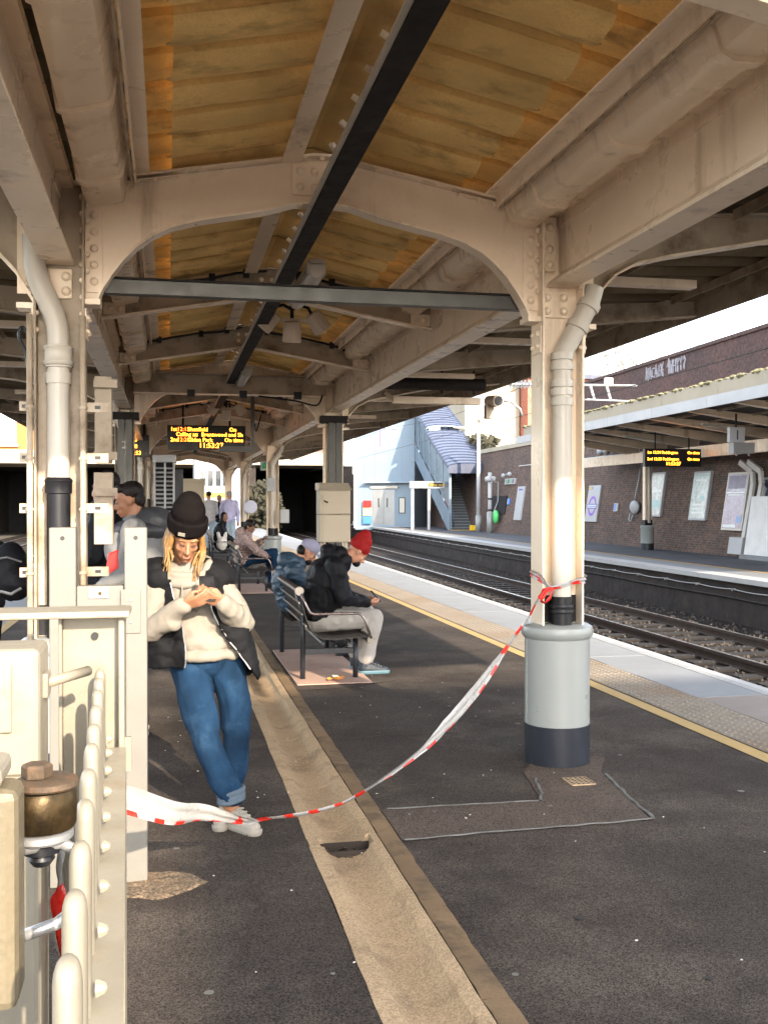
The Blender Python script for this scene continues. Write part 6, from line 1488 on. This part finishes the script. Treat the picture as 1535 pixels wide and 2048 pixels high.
# man in red hat on the first bench, bent over a phone
P = dict(head=(1.715, 9.30, 1.105), look=(.70, .08, -.70), neck=(1.575, 9.30, 1.055), chest=(1.43, 9.30, .86), pelvis=(1.33, 9.30, .50), sh=((1.47, 9.10, .98), (1.47, 9.50, .98)), el=((1.53, 9.0, .71), (1.56, 9.58, .70)), wr=((1.77, 9.12, .655), (1.78, 9.40, .645)),
         hip=((1.36, 9.21, .49), (1.36, 9.40, .49)), kn=((1.83, 9.16, .505), (1.82, 9.46, .51)), an=((1.76, 9.16, .10), (1.73, 9.45, .10)), pn=((0, .6, .7), (0, -.6, .7)))
b_, H = seated('seated man in red knit hat and black padded jacket looking at a phone', P, dict(skin=SKINR, hair=DKHAIR, top=PUFFB, leg=JOGG, shoe=SHOEB, sole=SHOET), dict(vox=.008, hood=[((1.475, 9.30, 1.08), (.11, .13, .075)), ((1.44, 9.30, 1.12), (.08, .11, .06)), ((1.53, 9.30, 1.10), (.09, .12, .06))], cuff=.075, che=(.19, .22, .2), mid=(.19, .22, .22)))
h = Clay(); h.ell(H(0, -.02, .05), (.09, .108, .08), H.m()); h.ell(H(0, -.035, .11), (.08, .092, .075), H.m()); h.ell(H(0, -.055, .165), (.05, .055, .05), H.m()); h.build('red_hat', RED, b_, .007, 6, (.002, 20))
bd = Clay(); bd.ell(H(0, .06, -.085), (.045, .04, .035), H.m()); bd.build('beard', DKHAIR, b_, .007, 2, (.002, 60))
ph = thing('phone', 'black phone in the hand of the man in the red hat', 'phone', (1.875, 9.27, .695)); MB().obox((0, 0, 0), (.012, .075, .13), (0, R(-40), 0)).build('body', PHONE, ph, bevel=.003)
# man in blue cap further along the same bench
P = dict(head=(1.395, 10.35, 1.06), look=(.78, -.10, -.58), neck=(1.29, 10.36, .97), chest=(1.20, 10.38, .76), pelvis=(1.27, 10.4, .48), sh=((1.23, 10.17, .88), (1.23, 10.58, .88)), el=((1.42, 10.08, .66), (1.42, 10.68, .66)), wr=((1.62, 10.2, .60), (1.62, 10.5, .60)),
         hip=((1.32, 10.31, .48), (1.32, 10.49, .48)), kn=((1.78, 10.25, .50), (1.78, 10.55, .50)), an=((1.72, 10.25, .10), (1.72, 10.55, .10)), pn=((0, .5, .7), (0, -.5, .7)))
b_, H = seated('seated man in pale lilac cap and blue quilted jacket', P, dict(skin=SKINR, hair=DKHAIR, top=BLUEJ, leg=BLACKP, shoe=BLACKP, sole=BLACKP), dict(vox=.009, wr=(.012, 9), st=(1, 1, 2.2), hood=[((1.19, 10.36, .97), (.11, .15, .09)), ((1.15, 10.36, 1.0), (.06, .1, .06))]))
h = Clay(); h.ell(H(0, -.012, .055), (.086, .104, .075), H.m()); h.ell(H(0, .0, .07), (.08, .095, .07), H.m()); h.build('cap', CAPL, b_, .008, 4); bm_ = Clay(); bm_.ell(H(0, .13, .03), (.066, .085, .010), H.m()); bm_.build('cap_peak', CAPL, b_, .006, 2)
hr = Clay(); hr.ell(H(0, -.055, -.02), (.075, .06, .06), H.m()); hr.build('hair', DKHAIR, b_, .008, 2, (.003, 50)); bd = Clay(); bd.ell(H(0, .055, -.08), (.048, .045, .04), H.m()); bd.build('beard', DKHAIR, b_, .008, 2, (.003, 50))
gb_ = thing('shoulder_bag', 'grey and black bag resting between the two seated men', 'bag', (1.36, 9.92, .39))
q = Clay(); q.ell((0, 0, .15), (.15, .13, .14)); q.ell((.04, -.03, .22), (.1, .1, .1)); o = q.build('bag', GREYFLEECE, gb_, .01, 3, (.008, 8)); MB().tube([(-.1, -.1, .2), (-.06, -.13, .32), (.05, -.12, .3), (.12, -.1, .15)], .012, 6).build('strap', PHONE, gb_, smooth=True); q = Clay(); q.ell((0, -.06, .12), (.16, .1, .09)); q.build('pocket', PUFFB, gb_, .01, 2)
# person in pink fur coat on the second bench
P = dict(head=(1.48, 18.9, 1.13), look=(.75, -.5, -.3), neck=(1.42, 18.9, 1.0), chest=(1.36, 18.92, .80), pelvis=(1.36, 18.95, .48), sh=((1.38, 18.72, .92), (1.38, 19.1, .92)), el=((1.55, 18.62, .70), (1.55, 19.2, .72)), wr=((1.76, 18.68, .60), (1.72, 19.0, .88)),
         hip=((1.42, 18.85, .5), (1.42, 19.05, .5)), kn=((1.88, 18.72, .66), (1.88, 19.08, .56)), an=((1.97, 18.78, .12), (1.86, 19.08, .1)))
b_, H = seated('seated person in pale pink fur coat and blue jeans on the second bench', P, dict(skin=SKIND, hair=DKHAIR, top=FUR, leg=DENIM, shoe=BLACKP, sole=BLACKP), dict(vox=.011, wr=(.018, 22), hood=[((1.30, 18.95, 1.02), (.1, .14, .1))]))
h = Clay(); h.ell(H(0, -.02, .04), (.085, .1, .085), H.m()); h.ell(H(0, -.06, -.01), (.08, .06, .08), H.m()); h.build('hair', DKHAIR, b_, .01, 2, (.004, 40))
# dark hooded person on the third bench
P = dict(head=(1.42, 26.6, 1.20), look=(.45, -.85, -.15), neck=(1.38, 26.62, 1.05), chest=(1.32, 26.65, .82), pelvis=(1.32, 26.7, .48), sh=((1.30, 26.45, .96), (1.34, 26.85, .96)), el=((1.42, 26.32, .68), (1.5, 26.95, .7)), wr=((1.62, 26.45, .60), (1.66, 26.75, .60)),
         hip=((1.38, 26.6, .5), (1.38, 26.8, .5)), kn=((1.82, 26.55, .52), (1.82, 26.85, .52)), an=((1.78, 26.55, .1), (1.78, 26.85, .1)))
b_, H = seated('seated person with dark head covering and dark jacket on the third bench', P, dict(skin=SKIN, hair=DKHAIR, top=PUFFB, leg=BLACKP, shoe=BLACKP, sole=BLACKP), dict(vox=.013))
h = Clay(); h.ell(H(0, -.03, .03), (.09, .1, .1), H.m()); h.cap(H(0, -.04, -.04), V((1.37, 26.64, 1.0)), .085, .11); h.cap(H(-.06, .0, -.02), V((1.37, 26.62, 1.02)), .04, .07); h.cap(H(.06, .0, -.02), V((1.37, 26.62, 1.02)), .04, .07); h.build('head_scarf', PUFFB, b_, .012, 2)
bg_ = thing('carrier_bag', 'pale carrier bag on the near end of the third bench', 'bag', (1.32, 25.85, .39)); q = Clay(); q.ell((0, 0, .16), (.13, .14, .17)); q.cap((-.06, 0, .26), (-.09, 0, .42), .05, .03); q.cap((.06, 0, .26), (.1, 0, .42), .05, .03); q.build('bag', BAGW, bg_, .012, 2, (.012, 9))
# ---- standing figures
def standing(label, loc, face, h, mats, opt=None):
    opt = opt or {}; k = h / 1.75; f = V((math.sin(face), math.cos(face), 0)); r = V((f.y, -f.x, 0)); L = V(loc)
    def J(a, b, z): return L + r * a * k + f * b * k + V((0, 0, z * k))
    tilt = opt.get('tilt', -.12); H = Frame(J(0, opt.get('hf', .04), 1.62), f + V((0, 0, tilt))); c = Clay(); head(c, H, k * .98); vox = opt.get('vox', .013)
    sh = [J(-.19, 0, 1.42), J(.19, 0, 1.42)]; el = [J(-.25, .03, 1.13), J(.25, .03, 1.13)]; wr = [J(-.2, .22, 1.02), J(.2, .22, 1.02)] if opt.get('hands', 1) else [J(-.24, .08, .86), J(.24, .08, .86)]
    hip = [J(-.09, 0, .92), J(.09, 0, .92)]; kn = [J(-.10, .02, .5), J(.10, .03, .5)]; an = [J(-.10, -.02, .09), J(.11, -.02, .09)]
    c.cap(H(0, -.03, -.06), J(0, 0, 1.45), .05, .055); c.chain([J(0, 0, 1.44), J(0, 0, 1.2), J(0, 0, .95)], [.07, .12, .12]); c.cap(*sh, .055)
    for s in (0, 1): c.chain([sh[s], el[s], wr[s]], [.045, .036, .027]); c.chain([hip[s], kn[s], an[s]], [.08, .055, .04]); hand(c, wr[s], V(wr[s]) - V(el[s]), (0, 0, 1), -1 if s else 1, .6, k)
    body = c.build('person', mats['skin'], None, vox, 2); tag(body, label, 'person'); face_parts(H, body, k, mats['hair'])
    j = Clay(); fat = opt.get('fat', 1.); j.ell(J(0, 0, 1.28), (.2 * k * fat, .15 * k * fat, .2 * k)); j.ell(J(0, 0, 1.08), (.19 * k * fat, .15 * k * fat, .2 * k)); j.ell(J(0, 0, .93), (.185 * k * fat, .15 * k * fat, .12 * k)); j.cap(*sh, .075 * fat); j.cap(J(0, 0, 1.46), J(0, 0, 1.3), .075, .12)
    for s in (0, 1): j.chain([sh[s], el[s], V(wr[s]).lerp(V(el[s]), .1)], [.08 * fat, .066 * fat, .046])
    o = j.build('jacket', mats['top'], body, vox, 3, (.008, 8), (.004, 20), opt.get('st', (1, 1, 1)))
    for q, rad in opt.get('hood', []):
        hh = Clay(); hh.ell(J(*q), [x * k for x in rad]); hh.build('hood', mats.get('hoodm', mats['top']), o, vox, 3, (.008, 9))
    t = Clay(); t.ell(J(0, 0, .92), (.16 * k, .13 * k, .1 * k))
    for s in (0, 1): t.chain([hip[s], kn[s], V(an[s]) + V((0, 0, .03))], [.1, .08, .065])
    t.build('trousers', mats['leg'], body, vox, 3, (.006, 9), stretch=(1, 1, .6))
    for s in (0, 1): shoe((an[s].x - f.x * .03, an[s].y - f.y * .03, L.z), f, BLACKP, SHOEW, body)
    hr = Clay()
    for q, rad in opt.get('hair', [((0, -.03, .05), (.082, .092, .08))]): hr.ell(H(*[x * k for x in q]), [x * k for x in rad], H.m())
    hr.build('hair', mats['hair'], body, min(vox, .009), 2, (.003, 45))
    return body, H
RD = R
standing('dark haired man in grey padded coat with thick hood, facing left behind the posts', (-.22, 7.1, 0), R(-90), 1.70, dict(skin=SKIN, hair=DKHAIR, top=GREYFLEECE, hoodm=PUFFG, leg=PUFFB),
         dict(vox=.009, tilt=-.25, hair=[((0, -.035, .052), (.084, .086, .074)), ((0, .03, .085), (.07, .05, .035)), ((0, -.07, -.01), (.07, .045, .06))], hood=[((0, -.12, 1.46), (.17, .11, .11)), ((0, -.04, 1.41), (.20, .15, .08))], fat=1.0))
standing('short haired man in dark jacket with teal collar behind the coated man', (-.43, 8.1, 0), R(-70), 1.80, dict(skin=SKINR, hair=DKHAIR, top=PUFFB, leg=PUFFB), dict(vox=.012, hood=[((0, .02, 1.50), (.12, .1, .04))], fat=1.08))
b_, H = standing('dark clad person at the left edge wearing a black backpack', (-1.42, 8.6, 0), R(-60), 1.45, dict(skin=SKINR, hair=DKHAIR, top=PUFFB, leg=PUFFB), dict(vox=.013))
standing('man in grey hoodie and light jeans standing far down the platform', (1.30, 33.5, 0), R(-20), 1.95, dict(skin=SKINR, hair=DKHAIR, top=GREYHOOD, leg=LJEAN), dict(vox=.016, tilt=0, hands=1))
standing('person in black top standing between two others far down the platform', (1.72, 35.5, 0), R(170), 1.85, dict(skin=SKIN, hair=GREYHAIR, top=PUFFB, leg=LJEAN), dict(vox=.016))
standing('person in lilac jacket standing with back turned far down the platform', (1.95, 33.6, 0), R(15), 1.95, dict(skin=SKINR, hair=GREYHAIR, top=LILACJ, leg=LJEAN), dict(vox=.016, hands=0))
bp = thing('backpack', 'black backpack with pale reflective marks at the left edge', 'backpack', (-1.20, 8.42, .80)); q = Clay(); q.ell((0, 0, .22), (.14, .13, .23)); q.ell((.05, -.05, .13), (.12, .1, .13)); q.build('pack', PUFFB, bp, .012, 3, (.008, 8))
MB().tube([(-.1, -.13, .32), (0, -.16, .34), (.1, -.12, .3)], .008, 5).build('piping', GREYFLEECE, bp); MB().tube([(-.05, -.17, .08), (.03, -.18, .06), (.1, -.15, .1)], .012, 5).build('reflective_strip', GALV, bp)
rb = thing('red_bag', 'bright red folding bag hanging beside the left column', 'bag', (-.385, 6.95, .92))
m = MB(); m.add([(-.16, 0, 0), (.06, -.02, 0), (.09, .0, .22), (.10, .0, .34), (.0, .02, .30), (-.02, .0, .12), (-.16, .08, 0), (.06, .1, 0), (.09, .1, .22), (.10, .08, .34), (.0, .1, .30), (-.02, .1, .12)], [(0, 1, 2, 3, 4, 5), (11, 10, 9, 8, 7, 6), (0, 6, 7, 1), (1, 7, 8, 2), (2, 8, 9, 3), (3, 9, 10, 4), (4, 10, 11, 5), (5, 11, 6, 0)]); m.build('bag', REDP, rb, bevel=.012)
MB().box(.02, .085, -.015, -.003, .06, .2).build('pocket', REDP, rb)
